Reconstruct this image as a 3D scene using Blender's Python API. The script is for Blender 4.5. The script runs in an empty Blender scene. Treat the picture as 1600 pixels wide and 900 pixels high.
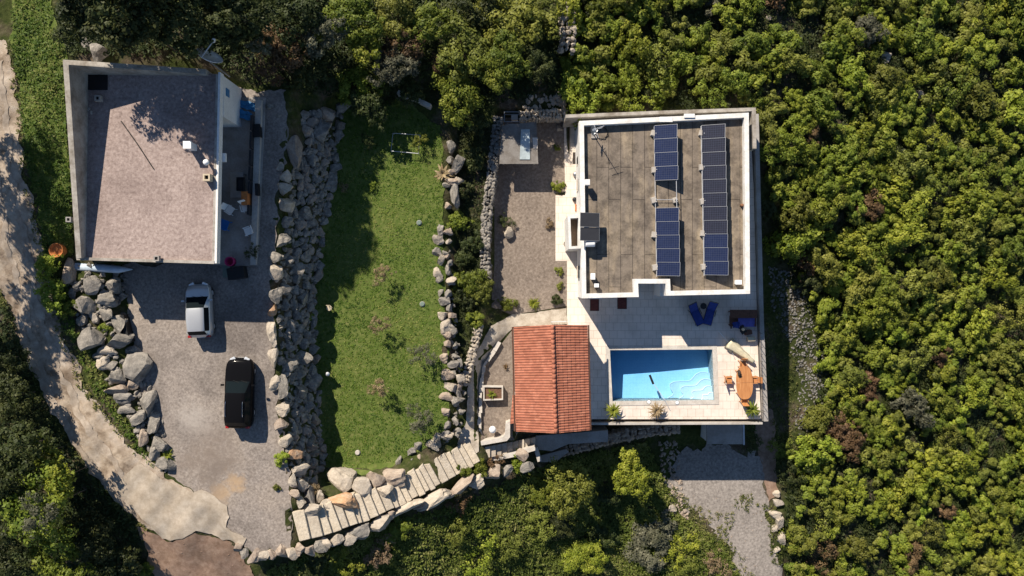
import bpy, bmesh, math, random
import numpy as np
from mathutils import Vector, Matrix
from mathutils.geometry import delaunay_2d_cdt
R = math.radians
random.seed(7); RNG = np.random.default_rng(7)
C = bpy.context.scene.collection
SC = bpy.context.scene

# ---------------------------------------------------------------- camera, sky, sun, exposure
H = 56.0; F = 1142.0
cam = bpy.data.objects.new('camera', bpy.data.cameras.new('camera')); C.objects.link(cam)
cam.location = (0, 0, H); cam.rotation_euler = (0, 0, 0)
cam.data.sensor_width = 36; cam.data.lens = F/1600*36; cam.data.clip_end = 2000
SC.camera = cam
SUN_EL = 38.8; SDX, SDY = 0.53, -0.85           # direction shadows run on the ground
w = bpy.data.worlds.new('World'); SC.world = w; w.use_nodes = True
nt = w.node_tree; bg = nt.nodes['Background']
sky = nt.nodes.new('ShaderNodeTexSky'); sky.sky_type = 'NISHITA'; sky.sun_disc = False
sky.sun_elevation = R(SUN_EL); sky.sun_rotation = math.atan2(-SDX, -SDY)
sky.air_density = 1.0; sky.dust_density = 0.1; sky.ozone_density = 4.0
nt.links.new(sky.outputs[0], bg.inputs[0]); bg.inputs[1].default_value = 0.064
sl = bpy.data.lights.new('sun', 'SUN'); sl.energy = 5.0; sl.angle = R(0.5); sl.color = (1.0, 0.90, 0.76)
so = bpy.data.objects.new('sun', sl); C.objects.link(so)
ce = math.cos(R(SUN_EL)); n_ = math.hypot(SDX, SDY)
so.rotation_euler = Vector((SDX/n_*ce, SDY/n_*ce, -math.sin(R(SUN_EL)))).to_track_quat('-Z', 'Y').to_euler()
so.location = (-40, 60, 60)
vs = SC.view_settings
vs.view_transform = 'Standard'; vs.look = 'None'; vs.gamma = 1; vs.use_curve_mapping = False; vs.exposure = 0.66

# ---------------------------------------------------------------- helpers
def P(px, py, z=0.0):
    d = (H-z)/F
    return Vector(((px-800)*d, (450-py)*d, z))
def PP(pts, z): return [tuple(P(a, b, z)[:2]) for a, b in pts]

def link(name, mesh, m=None, parent=None, smooth=False):
    o = bpy.data.objects.new(name, mesh); C.objects.link(o)
    if m is not None and len(mesh.materials) == 0: mesh.materials.append(m)
    if parent is not None: o.parent = parent
    if smooth and len(mesh.polygons): mesh.polygons.foreach_set('use_smooth', [True]*len(mesh.polygons))
    return o
def tag(o, label, cat, group=None):
    o['label'] = label; o['category'] = cat
    if group: o['group'] = group
    return o
def kind(o, k): o['kind'] = k; return o
def thing(name, label, cat, loc=(0, 0, 0), rz=0.0, group=None):
    o = bpy.data.objects.new(name, None); C.objects.link(o); o.empty_display_size = 0.2
    o.location = loc; o.rotation_euler = (0, 0, rz)
    return tag(o, label, cat, group)
def clone(root, loc, rz=0.0, sc=None, label=None, group=None):
    r = root.copy(); C.objects.link(r); r.location = loc; r.rotation_euler = (0, 0, rz)
    if sc is not None: r.scale = sc
    if label: r['label'] = label
    if group: r['group'] = group
    for ch in list(root.children):
        c = ch.copy(); C.objects.link(c); c.parent = r
        for g in list(ch.children):
            d = g.copy(); C.objects.link(d); d.parent = c
    return r

class MB:
    def __init__(s): s.v = []; s.f = []
    def add(s, v, f):
        b = len(s.v); s.v += [tuple(x) for x in v]; s.f += [tuple(i+b for i in q) for q in f]; return s
    def box(s, c, size, rz=0.0, M=None, taper=1.0):
        sx, sy, sz = size[0]/2, size[1]/2, size[2]/2
        vv = []
        for dz in (-1, 1):
            t = taper if dz > 0 else 1
            for dx, dy in ((-1, -1), (1, -1), (1, 1), (-1, 1)):
                x, y = dx*sx*t, dy*sy*t
                vv.append(Vector((x, y, dz*sz)))
        M2 = Matrix.Translation(Vector(c)) @ (M if M is not None else Matrix.Rotation(rz, 4, 'Z'))
        return s.add([M2 @ q for q in vv], [(3, 2, 1, 0), (4, 5, 6, 7), (0, 1, 5, 4), (1, 2, 6, 5), (2, 3, 7, 6), (3, 0, 4, 7)])
    def prism(s, poly, z0, z1, bottom=True, top=True):
        n = len(poly)
        a = sum(poly[i][0]*poly[(i+1) % n][1]-poly[(i+1) % n][0]*poly[i][1] for i in range(n))
        if a < 0: poly = poly[::-1]
        zz0 = z0 if hasattr(z0, '__len__') else [z0]*n
        zz1 = z1 if hasattr(z1, '__len__') else [z1]*n
        if a < 0:
            if hasattr(z0, '__len__'): zz0 = list(z0)[::-1]
            if hasattr(z1, '__len__'): zz1 = list(z1)[::-1]
        v = [(p[0], p[1], z) for p, z in zip(poly, zz0)]+[(p[0], p[1], z) for p, z in zip(poly, zz1)]
        f = [(i, (i+1) % n, (i+1) % n+n, i+n) for i in range(n)]
        if top: f.append(tuple(range(n, 2*n)))
        if bottom: f.append(tuple(range(n-1, -1, -1)))
        return s.add(v, f)
    def ring(s, outer, inner, z0, z1):
        n = len(outer)
        v = [(p[0], p[1], z0) for p in outer]+[(p[0], p[1], z1) for p in outer]+[(p[0], p[1], z1) for p in inner]+[(p[0], p[1], z0) for p in inner]
        f = []
        for i in range(n):
            j = (i+1) % n
            for k in range(3): f.append((i+k*n, j+k*n, j+(k+1)*n, i+(k+1)*n))
        return s.add(v, f)
    def tube(s, pts, r, seg=8, caps=True):
        pts = [Vector(p) for p in pts]; rr = r if hasattr(r, '__len__') else [r]*len(pts)
        v = []; f = []; up = Vector((0.13, 0.31, 1)).normalized()
        for i, p in enumerate(pts):
            t = (pts[min(i+1, len(pts)-1)]-pts[max(i-1, 0)]).normalized()
            a = t.cross(up)
            if a.length < 1e-3: a = t.cross(Vector((1, 0, 0)))
            a.normalize(); b = t.cross(a)
            for k in range(seg):
                an = 2*math.pi*k/seg
                v.append(p+(a*math.cos(an)+b*math.sin(an))*rr[i])
        for i in range(len(pts)-1):
            for k in range(seg):
                k2 = (k+1) % seg
                f.append((i*seg+k, i*seg+k2, (i+1)*seg+k2, (i+1)*seg+k))
        if caps: f.append(tuple(range(seg))); f.append(tuple(range((len(pts)-1)*seg, len(pts)*seg))[::-1])
        return s.add(v, f)
    def lathe(s, prof, c=(0, 0, 0), seg=20, M=None):
        v = []; f = []; n = len(prof)
        for r, z in prof:
            for k in range(seg):
                an = 2*math.pi*k/seg; q = Vector((r*math.cos(an), r*math.sin(an), z))
                if M is not None: q = M @ q
                v.append(q+Vector(c))
        for i in range(n-1):
            for k in range(seg):
                k2 = (k+1) % seg
                f.append((i*seg+k, i*seg+k2, (i+1)*seg+k2, (i+1)*seg+k))
        f.append(tuple(range(seg))[::-1]); f.append(tuple(range((n-1)*seg, n*seg)))
        return s.add(v, f)
    def quad(s, a, b, c, d): return s.add([a, b, c, d], [(0, 1, 2, 3)])
    def slab(s, pts, th):
        """four corner points (top), thickness down the face normal"""
        p = [Vector(q) for q in pts]; n = (p[1]-p[0]).cross(p[3]-p[0]).normalized()
        if n.z < 0: n = -n
        return s.add(p+[q-n*th for q in p], [(0, 1, 2, 3), (7, 6, 5, 4), (0, 4, 5, 1), (1, 5, 6, 2), (2, 6, 7, 3), (3, 7, 4, 0)])
    def mesh(s, name):
        me = bpy.data.meshes.new(name); me.from_pydata(s.v, [], s.f)
        bm = bmesh.new(); bm.from_mesh(me); bmesh.ops.recalc_face_normals(bm, faces=bm.faces); bm.to_mesh(me); bm.free()
        return me
    def build(s, name, m, parent=None, smooth=False, bevel=0.0):
        me = s.mesh(name)
        if bevel:
            bm = bmesh.new(); bm.from_mesh(me)
            ed = [e for e in bm.edges if len(e.link_faces) == 2 and e.calc_face_angle(0) > 0.6]
            bmesh.ops.bevel(bm, geom=ed, offset=bevel, segments=2, profile=0.6, affect='EDGES', clamp_overlap=True)
            bm.to_mesh(me); bm.free()
        return link(name, me, m, parent, smooth)

def offset_poly(poly, d):
    """inward offset of a CCW or CW polygon by d (miter)"""
    n = len(poly); a = sum(poly[i][0]*poly[(i+1) % n][1]-poly[(i+1) % n][0]*poly[i][1] for i in range(n))
    sg = 1 if a > 0 else -1; out = []
    for i in range(n):
        p0 = Vector(poly[i-1]); p1 = Vector(poly[i]); p2 = Vector(poly[(i+1) % n])
        e1 = (p1-p0).normalized(); e2 = (p2-p1).normalized()
        n1 = Vector((-e1.y, e1.x))*sg; n2 = Vector((-e2.y, e2.x))*sg
        m = n1+n2; m = m/m.dot(n1) if abs(m.dot(n1)) > 1e-6 else n1
        out.append(tuple(p1+m*d))
    return out

def in_poly(x, y, poly):
    x = np.asarray(x, float); y = np.asarray(y, float); r = np.zeros(x.shape, bool); n = len(poly)
    for i in range(n):
        x0, y0 = poly[i]; x1, y1 = poly[(i+1) % n]
        if y0 == y1: continue
        c = ((y0 > y) != (y1 > y)) & (x < (x1-x0)*(y-y0)/(y1-y0)+x0); r ^= c
    return r
def poly_dist(x, y, poly):
    d = np.full(np.shape(x), 1e9); n = len(poly)
    for i in range(n):
        x0, y0 = poly[i]; x1, y1 = poly[(i+1) % n]; dx, dy = x1-x0, y1-y0
        t = np.clip(((x-x0)*dx+(y-y0)*dy)/(dx*dx+dy*dy+1e-12), 0, 1)
        d = np.minimum(d, np.hypot(x-x0-t*dx, y-y0-t*dy))
    return d
def poly_resample(pts, step, closed=False):
    pts = [Vector(p) for p in pts]
    if closed: pts = pts+[pts[0]]
    out = []
    for a, b in zip(pts[:-1], pts[1:]):
        n = max(1, int((b-a).length/step))
        for k in range(n): out.append(a.lerp(b, k/n))
    if not closed: out.append(pts[-1])
    return out

# ---------------------------------------------------------------- materials
class NT:
    def __init__(s, name):
        s.m = bpy.data.materials.new(name); s.m.use_nodes = True; s.t = s.m.node_tree
        s.b = s.t.nodes['Principled BSDF']; s.out = s.t.nodes['Material Output']
        s.b.inputs['Specular IOR Level'].default_value = 0.3
    def n(s, t, **k):
        nd = s.t.nodes.new(t)
        for a, v in k.items(): setattr(nd, a, v)
        return nd
    def l(s, a, b): s.t.links.new(a, b)
    def co(s, which='Object'): return s.n('ShaderNodeTexCoord').outputs[which]
    def noise(s, scale, detail=4, rough=0.6, vec=None, dist=0.0):
        nd = s.n('ShaderNodeTexNoise'); nd.inputs['Scale'].default_value = scale; nd.inputs['Detail'].default_value = detail
        nd.inputs['Roughness'].default_value = rough; nd.inputs['Distortion'].default_value = dist
        s.l(vec if vec is not None else s.co(), nd.inputs['Vector']); return nd.outputs['Fac']
    def ramp(s, fac, stops, interp='LINEAR'):
        nd = s.n('ShaderNodeValToRGB'); nd.color_ramp.interpolation = interp; e = nd.color_ramp.elements
        while len(e) < len(stops): e.new(0.5)
        for q, (p, c) in zip(e, stops): q.position = p; q.color = (c[0], c[1], c[2], 1)
        s.l(fac, nd.inputs[0]); return nd.outputs['Color']
    def mix(s, fac, a, b, mode='MIX'):
        nd = s.n('ShaderNodeMix', data_type='RGBA', blend_type=mode)
        for sock, val in ((nd.inputs[0], fac), (nd.inputs[6], a), (nd.inputs[7], b)):
            if hasattr(val, 'links') or hasattr(val, 'is_output'): s.l(val, sock)
            elif isinstance(val, (int, float)): sock.default_value = val
            else: sock.default_value = (val[0], val[1], val[2], 1)
        return nd.outputs[2]
    def math(s, op, a, b=None):
        nd = s.n('ShaderNodeMath', operation=op)
        for i, v in enumerate((a, b)):
            if v is None: continue
            if isinstance(v, (int, float)): nd.inputs[i].default_value = v
            else: s.l(v, nd.inputs[i])
        return nd.outputs[0]
    def bump(s, h, strength=0.4, dist=0.05):
        nd = s.n('ShaderNodeBump'); nd.inputs['Strength'].default_value = strength; nd.inputs['Distance'].default_value = dist
        s.l(h, nd.inputs['Height']); s.l(nd.outputs[0], s.b.inputs['Normal'])
    def col(s, c): s.l(c, s.b.inputs['Base Color']); return s
    def rough(s, r): s.b.inputs['Roughness'].default_value = r; return s
def plain(name, c, rough=0.6, metal=0.0, var=0.12, scale=3.0, coat=0.0):
    k = NT(name); k.rough(rough); k.b.inputs['Metallic'].default_value = metal
    if coat: k.b.inputs['Coat Weight'].default_value = coat; k.b.inputs['Coat Roughness'].default_value = 0.05
    f = k.noise(scale, 5)
    k.col(k.ramp(f, [(0.3, [x*(1-var) for x in c]), (0.7, [min(1, x*(1+var)) for x in c])])); return k.m
def speck(name, stops, scale, big=None, bscale=0.25, bump=0.5, bdist=0.04, rough=0.95, mixamt=0.6, detail=3):
    """granular ground: fine speckle times slow variation"""
    k = NT(name); k.rough(rough); k.b.inputs['Specular IOR Level'].default_value = 0.1
    f = k.noise(scale, detail, 0.75); c = k.ramp(f, stops)
    v = k.n('ShaderNodeTexVoronoi'); v.inputs['Scale'].default_value = scale*1.3; k.l(k.co(), v.inputs['Vector'])
    c = k.mix(0.25, c, k.ramp(v.outputs['Color'], [(0.0, stops[0][1]), (1.0, stops[-1][1])]))
    if big:
        g = k.noise(bscale, 6, 0.65); c = k.mix(mixamt, c, k.ramp(g, big), 'MULTIPLY')
    k.col(c); k.bump(f, bump, bdist); return k.m

M = {}
M['gravel'] = speck('gravel', [(0.25, (0.135, 0.115, 0.10)), (0.5, (0.27, 0.235, 0.21)), (0.75, (0.43, 0.38, 0.34))], 6.0,
                    [(0.34, (0.5, 0.49, 0.49)), (0.5, (0.9, 0.89, 0.88)), (0.64, (1, 0.97, 0.92))], 0.22, mixamt=0.9)
def stains(mat, spots):
    """oil and dirt stains of their own shape, round given places on the ground"""
    t = mat.node_tree; b = t.nodes['Principled BSDF']; src = b.inputs['Base Color'].links[0].from_socket
    co = t.nodes.new('ShaderNodeTexCoord').outputs['Object']; no = t.nodes.new('ShaderNodeTexNoise'); no.inputs['Scale'].default_value = 0.9; no.inputs['Detail'].default_value = 7; no.inputs['Roughness'].default_value = .68; t.links.new(co, no.inputs['Vector'])
    for (c, rad, colr, amt) in spots:
        v = t.nodes.new('ShaderNodeVectorMath'); v.operation = 'DISTANCE'; t.links.new(co, v.inputs[0]); v.inputs[1].default_value = c
        d = t.nodes.new('ShaderNodeMath'); d.operation = 'DIVIDE'; t.links.new(v.outputs['Value'], d.inputs[0]); d.inputs[1].default_value = rad
        a = t.nodes.new('ShaderNodeMath'); a.operation = 'MULTIPLY_ADD'; t.links.new(no.outputs['Fac'], a.inputs[0]); a.inputs[1].default_value = 3.6; t.links.new(d.outputs[0], a.inputs[2])
        r = t.nodes.new('ShaderNodeValToRGB'); r.color_ramp.elements[0].position = .0; r.color_ramp.elements[0].color = (amt, amt, amt, 1); r.color_ramp.elements[1].color = (0, 0, 0, 1); r.color_ramp.elements[1].position = .55
        s_ = t.nodes.new('ShaderNodeMath'); s_.operation = 'MULTIPLY_ADD'; t.links.new(a.outputs[0], s_.inputs[0]); s_.inputs[1].default_value = .5; s_.inputs[2].default_value = -.9; t.links.new(s_.outputs[0], r.inputs[0])
        m = t.nodes.new('ShaderNodeMix'); m.data_type = 'RGBA'; t.links.new(r.outputs[0], m.inputs[0]); t.links.new(src, m.inputs[6]); m.inputs[7].default_value = (*colr, 1); src = m.outputs[2]
    t.links.new(src, b.inputs['Base Color'])
stains(M['gravel'], [(P(325, 715, 6), 2.6, (0.21, 0.17, 0.14), .8), (P(300, 650, 6), 1.6, (0.46, 0.42, 0.38), .4), (P(362, 758, 6), .95, (0.42, 0.29, 0.17), .95), (P(345, 770, 6), .8, (0.36, 0.26, 0.17), .9), (P(332, 738, 6), 1.4, (0.17, 0.14, 0.12), .7)])
M['roof_gravel'] = speck('roof_gravel', [(0.25, (0.17, 0.125, 0.11)), (0.5, (0.33, 0.26, 0.235)), (0.75, (0.50, 0.41, 0.37))], 5.0,
                         [(0.35, (0.62, 0.6, 0.6)), (0.55, (1, 1, 1))], 0.25, mixamt=0.8)
M['yard_gravel'] = speck('yard_gravel', [(0.25, (0.12, 0.095, 0.08)), (0.5, (0.24, 0.2, 0.17)), (0.75, (0.4, 0.34, 0.29))], 5.0,
                         [(0.3, (0.62, 0.6, 0.58)), (0.7, (1, 0.97, 0.92))], 0.3, mixamt=0.8)
M['road'] = speck('road', [(0.25, (0.24, 0.19, 0.15)), (0.5, (0.41, 0.345, 0.28)), (0.76, (0.58, 0.51, 0.425))], 1.6,
                  [(0.36, (0.42, 0.36, 0.3)), (0.5, (0.9, 0.85, 0.79)), (0.62, (1, 1, 1))], 0.75, bump=0.9, bdist=0.08, detail=7, mixamt=0.9)
M['rut'] = speck('rut', [(0.25, (0.22, 0.175, 0.138)), (0.52, (0.375, 0.312, 0.252)), (0.78, (0.54, 0.47, 0.39))], 2.4, [(0.3, (0.7, 0.66, 0.6)), (0.6, (1, 1, 1))], 0.6, detail=7)
M['apron'] = speck('apron', [(0.25, (0.27, 0.22, 0.17)), (0.52, (0.44, 0.375, 0.30)), (0.78, (0.60, 0.53, 0.44))], 2.0,
                   [(0.3, (0.6, 0.55, 0.48)), (0.6, (1, 1, 1))], 0.7, detail=7, bump=0.4)
M['earth'] = speck('earth', [(0.25, (0.15, 0.092, 0.064)), (0.52, (0.28, 0.185, 0.135)), (0.78, (0.42, 0.31, 0.24))], 2.6,
                   [(0.3, (0.6, 0.6, 0.55)), (0.65, (1, 1, 1))], 0.5, detail=6)
M['stain_unused'] = None if True else speck('stain', [(0.25, (0.3, 0.22, 0.13)), (0.75, (0.46, 0.35, 0.22))], 4.0, [(0.3, (0.8, 0.8, 0.8)), (0.7, (1, 1, 1))], 0.8)
M['driveway'] = speck('driveway', [(0.25, (0.12, 0.105, 0.095)), (0.5, (0.26, 0.23, 0.205)), (0.75, (0.42, 0.375, 0.335))], 5.0,
                      [(0.3, (0.7, 0.7, 0.7)), (0.6, (1, 1, 1))], 0.4)
M['lawn'] = speck('lawn', [(0.25, (0.04, 0.07, 0.013)), (0.52, (0.095, 0.135, 0.028)), (0.76, (0.22, 0.20, 0.085))], 3.0,
                  [(0.3, (0.7, 0.8, 0.6)), (0.7, (1, 1, 1))], 0.4, detail=6)
def ground_mat():
    k = NT('ground'); k.rough(1.0); k.b.inputs['Specular IOR Level'].default_value = 0.05
    a = k.noise(0.35, 7, 0.65); b = k.noise(3.0, 6, 0.7)
    dirt = k.ramp(b, [(0.3, (0.05, 0.038, 0.026)), (0.55, (0.10, 0.078, 0.056)), (0.78, (0.24, 0.2, 0.16))])
    green = k.ramp(b, [(0.3, (0.022, 0.032, 0.010)), (0.6, (0.055, 0.066, 0.02)), (0.8, (0.12, 0.115, 0.045))])
    k.col(k.mix(k.ramp(a, [(0.46, (0, 0, 0)), (0.62, (1, 1, 1))]), green, dirt)); k.bump(b, 0.9, 0.12); return k.m
M['ground'] = ground_mat()
def paver_mat():
    k = NT('cream_pavers'); k.rough(0.7)
    br = k.n('ShaderNodeTexBrick', offset=0.5); br.inputs['Scale'].default_value = 1.0
    br.inputs['Brick Width'].default_value = 0.6; br.inputs['Row Height'].default_value = 0.6; br.inputs['Mortar Size'].default_value = 0.016
    br.inputs['Color1'].default_value = (0.72, 0.63, 0.55, 1); br.inputs['Color2'].default_value = (0.69, 0.60, 0.52, 1); br.inputs['Mortar'].default_value = (0.50, 0.425, 0.355, 1)
    k.l(k.co(), br.inputs['Vector']); g = k.noise(0.6, 6, 0.65)
    k.col(k.mix(0.7, br.outputs['Color'], k.ramp(g, [(0.34, (0.74, 0.72, 0.69)), (0.55, (1, 1, 1))]), 'MULTIPLY')); return k.m
M['pavers'] = paver_mat()
def concrete(name, c, dirt=0.6, scale=0.8, tint=(0.55, 0.5, 0.45)):
    k = NT(name); k.rough(0.9); a = k.noise(scale, 8, 0.7); b = k.noise(9, 4, 0.7)
    base = k.ramp(b, [(0.3, [x*0.86 for x in c]), (0.7, [min(1, x*1.1) for x in c])])
    k.col(k.mix(dirt, base, k.ramp(a, [(0.35, tint), (0.6, (1, 1, 1))]), 'MULTIPLY')); k.bump(b, 0.15, 0.02); return k.m
M['concrete'] = concrete('concrete', (0.34, 0.32, 0.3))
M['shade_dark_concrete'] = concrete('shade_dark_concrete', (0.21, 0.195, 0.18), 0.8, 1.2)  # concrete darkened in its colour for tree shade on the shelter roof
M['pale_concrete'] = concrete('pale_concrete', (0.46, 0.43, 0.39))
M['path'] = concrete('path', (0.47, 0.415, 0.345), 0.8, 1.6)

M['curb'] = concrete('curb', (0.55, 0.51, 0.46), 0.5, 1.5)
M['white_wall'] = concrete('white_wall', (0.74, 0.73, 0.71), 0.35, 0.7, (0.75, 0.73, 0.7))
M['parapet_white'] = concrete('parapet_white', (0.74, 0.73, 0.71), 0.6, 1.6, (0.62, 0.58, 0.52))
M['old_wall'] = concrete('old_wall', (0.40, 0.37, 0.33), 0.85, 1.1, (0.42, 0.38, 0.33))
def strip_roof():
    k = NT('roof_strips'); k.rough(0.95)
    mp = k.n('ShaderNodeMapping'); mp.inputs['Rotation'].default_value = (0, 0, R(90)); k.l(k.co(), mp.inputs['Vector'])
    br = k.n('ShaderNodeTexBrick', offset=0.37); br.inputs['Scale'].default_value = 1.0
    br.inputs['Brick Width'].default_value = 6.3; br.inputs['Row Height'].default_value = 0.86; br.inputs['Mortar Size'].default_value = 0.022
    br.inputs['Mortar Smooth'].default_value = 0.4
    br.inputs['Color1'].default_value = (0.245, 0.200, 0.155, 1); br.inputs['Color2'].default_value = (0.215, 0.177, 0.14, 1); br.inputs['Mortar'].default_value = (0.09, 0.075, 0.065, 1)
    k.l(mp.outputs[0], br.inputs['Vector'])
    st = k.n('ShaderNodeMapping'); st.inputs['Scale'].default_value = (1.4, 0.35, 1); k.l(k.co(), st.inputs['Vector'])
    g = k.noise(0.55, 9, 0.68, st.outputs[0]); f = k.noise(7, 5, 0.7)
    c = k.mix(k.ramp(g, [(0.48, (0, 0, 0)), (0.68, (1, 1, 1))]), br.outputs['Color'], (0.39, 0.312, 0.215))
    g2 = k.noise(1.3, 9, 0.72); c = k.mix(0.85, c, k.ramp(g2, [(0.38, (0.42, 0.42, 0.43)), (0.58, (1, 1, 1))]), 'MULTIPLY')
    c = k.mix(0.75, c, k.ramp(f, [(0.3, (0.66, 0.66, 0.68)), (0.7, (1.0, 1.0, 1.0))]), 'MULTIPLY')
    c = k.mix(0.8, c, k.ramp(br.outputs['Fac'], [(0.0, (1, 1, 1)), (1.0, (0.42, 0.4, 0.4))]), 'MULTIPLY')
    k.col(c); return k.m
M['roof_strips'] = strip_roof()
def solar_mat(name, c1, c2):
    k = NT(name); k.rough(0.22); k.b.inputs['Specular IOR Level'].default_value = 0.5
    br = k.n('ShaderNodeTexBrick', offset=0.0); br.inputs['Scale'].default_value = 1.0
    br.inputs['Brick Width'].default_value = 0.1585; br.inputs['Row Height'].default_value = 0.1585; br.inputs['Mortar Size'].default_value = 0.007
    br.inputs['Color1'].default_value = (*c1, 1); br.inputs['Color2'].default_value = (*c2, 1); br.inputs['Mortar'].default_value = (0.05, 0.057, 0.09, 1)
    k.l(k.co(), br.inputs['Vector']); k.col(br.outputs['Color']); return k.m
M['solar_blue'] = solar_mat('solar_blue', (0.009, 0.015, 0.046), (0.012, 0.019, 0.056))
M['solar_dark'] = solar_mat('solar_dark', (0.016, 0.017, 0.026), (0.020, 0.020, 0.030))
def tile_mat():
    k = NT('terracotta'); k.rough(0.85)
    v = k.n('ShaderNodeTexVoronoi'); v.inputs['Scale'].default_value = 3.2; k.l(k.co(), v.inputs['Vector'])
    a = k.noise(1.2, 7, 0.7); b = k.noise(14, 4, 0.7)
    c = k.ramp(v.outputs['Color'], [(0.0, (0.31, 0.115, 0.072)), (0.5, (0.39, 0.145, 0.09)), (1.0, (0.45, 0.185, 0.118))])
    c = k.mix(0.6, c, k.ramp(a, [(0.32, (0.62, 0.56, 0.5)), (0.6, (1, 1, 1))]), 'MULTIPLY')
    c = k.mix(0.5, c, k.ramp(b, [(0.3, (0.75, 0.75, 0.75)), (0.6, (1, 1, 1))]), 'MULTIPLY')
    oi = k.n('ShaderNodeObjectInfo'); k.col(c); return k.m
M['tile'] = tile_mat()
def rock_mat(name, dark, mid, light):
    k = NT(name); k.rough(0.95); k.b.inputs['Specular IOR Level'].default_value = 0.1
    a = k.noise(1.6, 8, 0.7); b = k.noise(8, 6, 0.7)
    c = k.ramp(a, [(0.3, dark), (0.5, mid), (0.72, light)])
    c = k.mix(0.6, c, k.ramp(b, [(0.3, (0.6, 0.6, 0.6)), (0.6, (1, 1, 1))]), 'MULTIPLY')
    oi = k.n('ShaderNodeObjectInfo')
    c = k.mix(0.55, c, k.ramp(oi.outputs['Random'], [(0.0, (0.68, 0.68, 0.70)), (0.5, (0.95, 0.93, 0.9)), (1.0, (1, 0.97, 0.93))]), 'MULTIPLY')
    k.col(c); k.bump(k.noise(5, 8, 0.75), 0.7, 0.1); return k.m
M['rock'] = rock_mat('rock', (0.12, 0.112, 0.10), (0.27, 0.25, 0.222), (0.46, 0.42, 0.365))
M['step'] = rock_mat('step', (0.47, 0.40, 0.31), (0.58, 0.505, 0.40), (0.65, 0.58, 0.48))
M['rock_pale'] = rock_mat('rock_pale', (0.30, 0.25, 0.195), (0.47, 0.41, 0.335), (0.58, 0.515, 0.43))
M['rock_orange'] = rock_mat('rock_orange', (0.40, 0.22, 0.12), (0.52, 0.33, 0.2), (0.56, 0.45, 0.34))
M['rock_brown'] = rock_mat('rock_brown', (0.24, 0.18, 0.14), (0.38, 0.31, 0.25), (0.48, 0.41, 0.34))
def leaf_mat(name, dark, mid, light, hue=0.026, trans=0.25):
    k = NT(name); k.rough(0.6); k.b.inputs['Specular IOR Level'].default_value = 0.25
    at = k.n('ShaderNodeAttribute', attribute_name='tint'); oi = k.n('ShaderNodeObjectInfo')
    c = k.ramp(at.outputs['Fac'], [(0.0, dark), (0.5, mid), (1.0, light)])
    hs = k.n('ShaderNodeHueSaturation'); k.l(c, hs.inputs['Color'])
    k.l(k.math('ADD', k.math('MULTIPLY', oi.outputs['Random'], hue), 0.494-hue/2), hs.inputs['Hue'])
    rn = k.math('FRACT', k.math('MULTIPLY', oi.outputs['Random'], 17.31))
    k.l(k.math('ADD', k.math('MULTIPLY', rn, 0.5), 0.72), hs.inputs['Value'])
    k.col(hs.outputs[0])
    tr = k.n('ShaderNodeBsdfTranslucent'); k.l(hs.outputs[0], tr.inputs[0]); ms = k.n('ShaderNodeMixShader'); ms.inputs[0].default_value = trans
    k.l(k.b.outputs[0], ms.inputs[1]); k.l(tr.outputs[0], ms.inputs[2]); k.l(ms.outputs[0], k.out.inputs[0]); return k.m
L = {
 'bright': leaf_mat('leaf_bright', (0.085, 0.118, 0.010), (0.175, 0.216, 0.020), (0.30, 0.32, 0.045)),
 'green': leaf_mat('leaf_green', (0.062, 0.095, 0.010), (0.132, 0.172, 0.018), (0.235, 0.262, 0.040)),
 'dark': leaf_mat('leaf_dark', (0.018, 0.030, 0.008), (0.040, 0.056, 0.014), (0.085, 0.10, 0.028)),
 'olive': leaf_mat('leaf_olive', (0.070, 0.086, 0.013), (0.140, 0.160, 0.024), (0.235, 0.25, 0.05)),
 'grey': leaf_mat('leaf_grey', (0.055, 0.06, 0.034), (0.115, 0.118, 0.072), (0.21, 0.205, 0.135), 0.02),
 'rust': leaf_mat('leaf_rust', (0.060, 0.038, 0.018), (0.125, 0.080, 0.036), (0.205, 0.135, 0.065), 0.03),
 'lime': leaf_mat('leaf_lime', (0.10, 0.15, 0.014), (0.19, 0.26, 0.024), (0.30, 0.36, 0.05), 0.02),
 'dry': leaf_mat('leaf_dry', (0.13, 0.09, 0.045), (0.24, 0.175, 0.095), (0.36, 0.28, 0.17), 0.02),
 'grass': leaf_mat('leaf_grass', (0.038, 0.090, 0.008), (0.112, 0.195, 0.020), (0.33, 0.32, 0.10), 0.0, 0.3),
 'slope': leaf_mat('leaf_slope', (0.055, 0.085, 0.012), (0.145, 0.185, 0.030), (0.29, 0.28, 0.10), 0.0, 0.3),
 'weed': leaf_mat('leaf_weed', (0.055, 0.075, 0.014), (0.140, 0.158, 0.036), (0.29, 0.26, 0.10), 0.0, 0.3),
}
M['bark'] = plain('bark', (0.09, 0.07, 0.05), 0.95, var=0.4, scale=8)
M['white_paint'] = plain('white_paint', (0.8, 0.8, 0.79), 0.5, var=0.04)
M['white_plastic'] = plain('white_plastic', (0.78, 0.78, 0.77), 0.35, var=0.03)
M['dark_metal'] = plain('dark_metal', (0.03, 0.03, 0.034), 0.45, 0.3)
M['grey_metal'] = plain('grey_metal', (0.32, 0.33, 0.34), 0.4, 0.7)
M['alu'] = plain('alu', (0.62, 0.63, 0.65), 0.35, 0.4)
M['rust_metal'] = plain('rust_metal', (0.22, 0.11, 0.06), 0.8)
M['black'] = plain('black', (0.012, 0.012, 0.013), 0.6)
M['rubber'] = plain('rubber', (0.02, 0.02, 0.021), 0.85)
M['black_paint'] = plain('black_paint', (0.006, 0.006, 0.007), 0.2, 0.0, 0.02, coat=0.08)
M['black_paint'].node_tree.nodes['Principled BSDF'].inputs['Specular IOR Level'].default_value = 0.08
M['black_paint'].node_tree.nodes['Principled BSDF'].inputs['IOR'].default_value = 1.2
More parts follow.
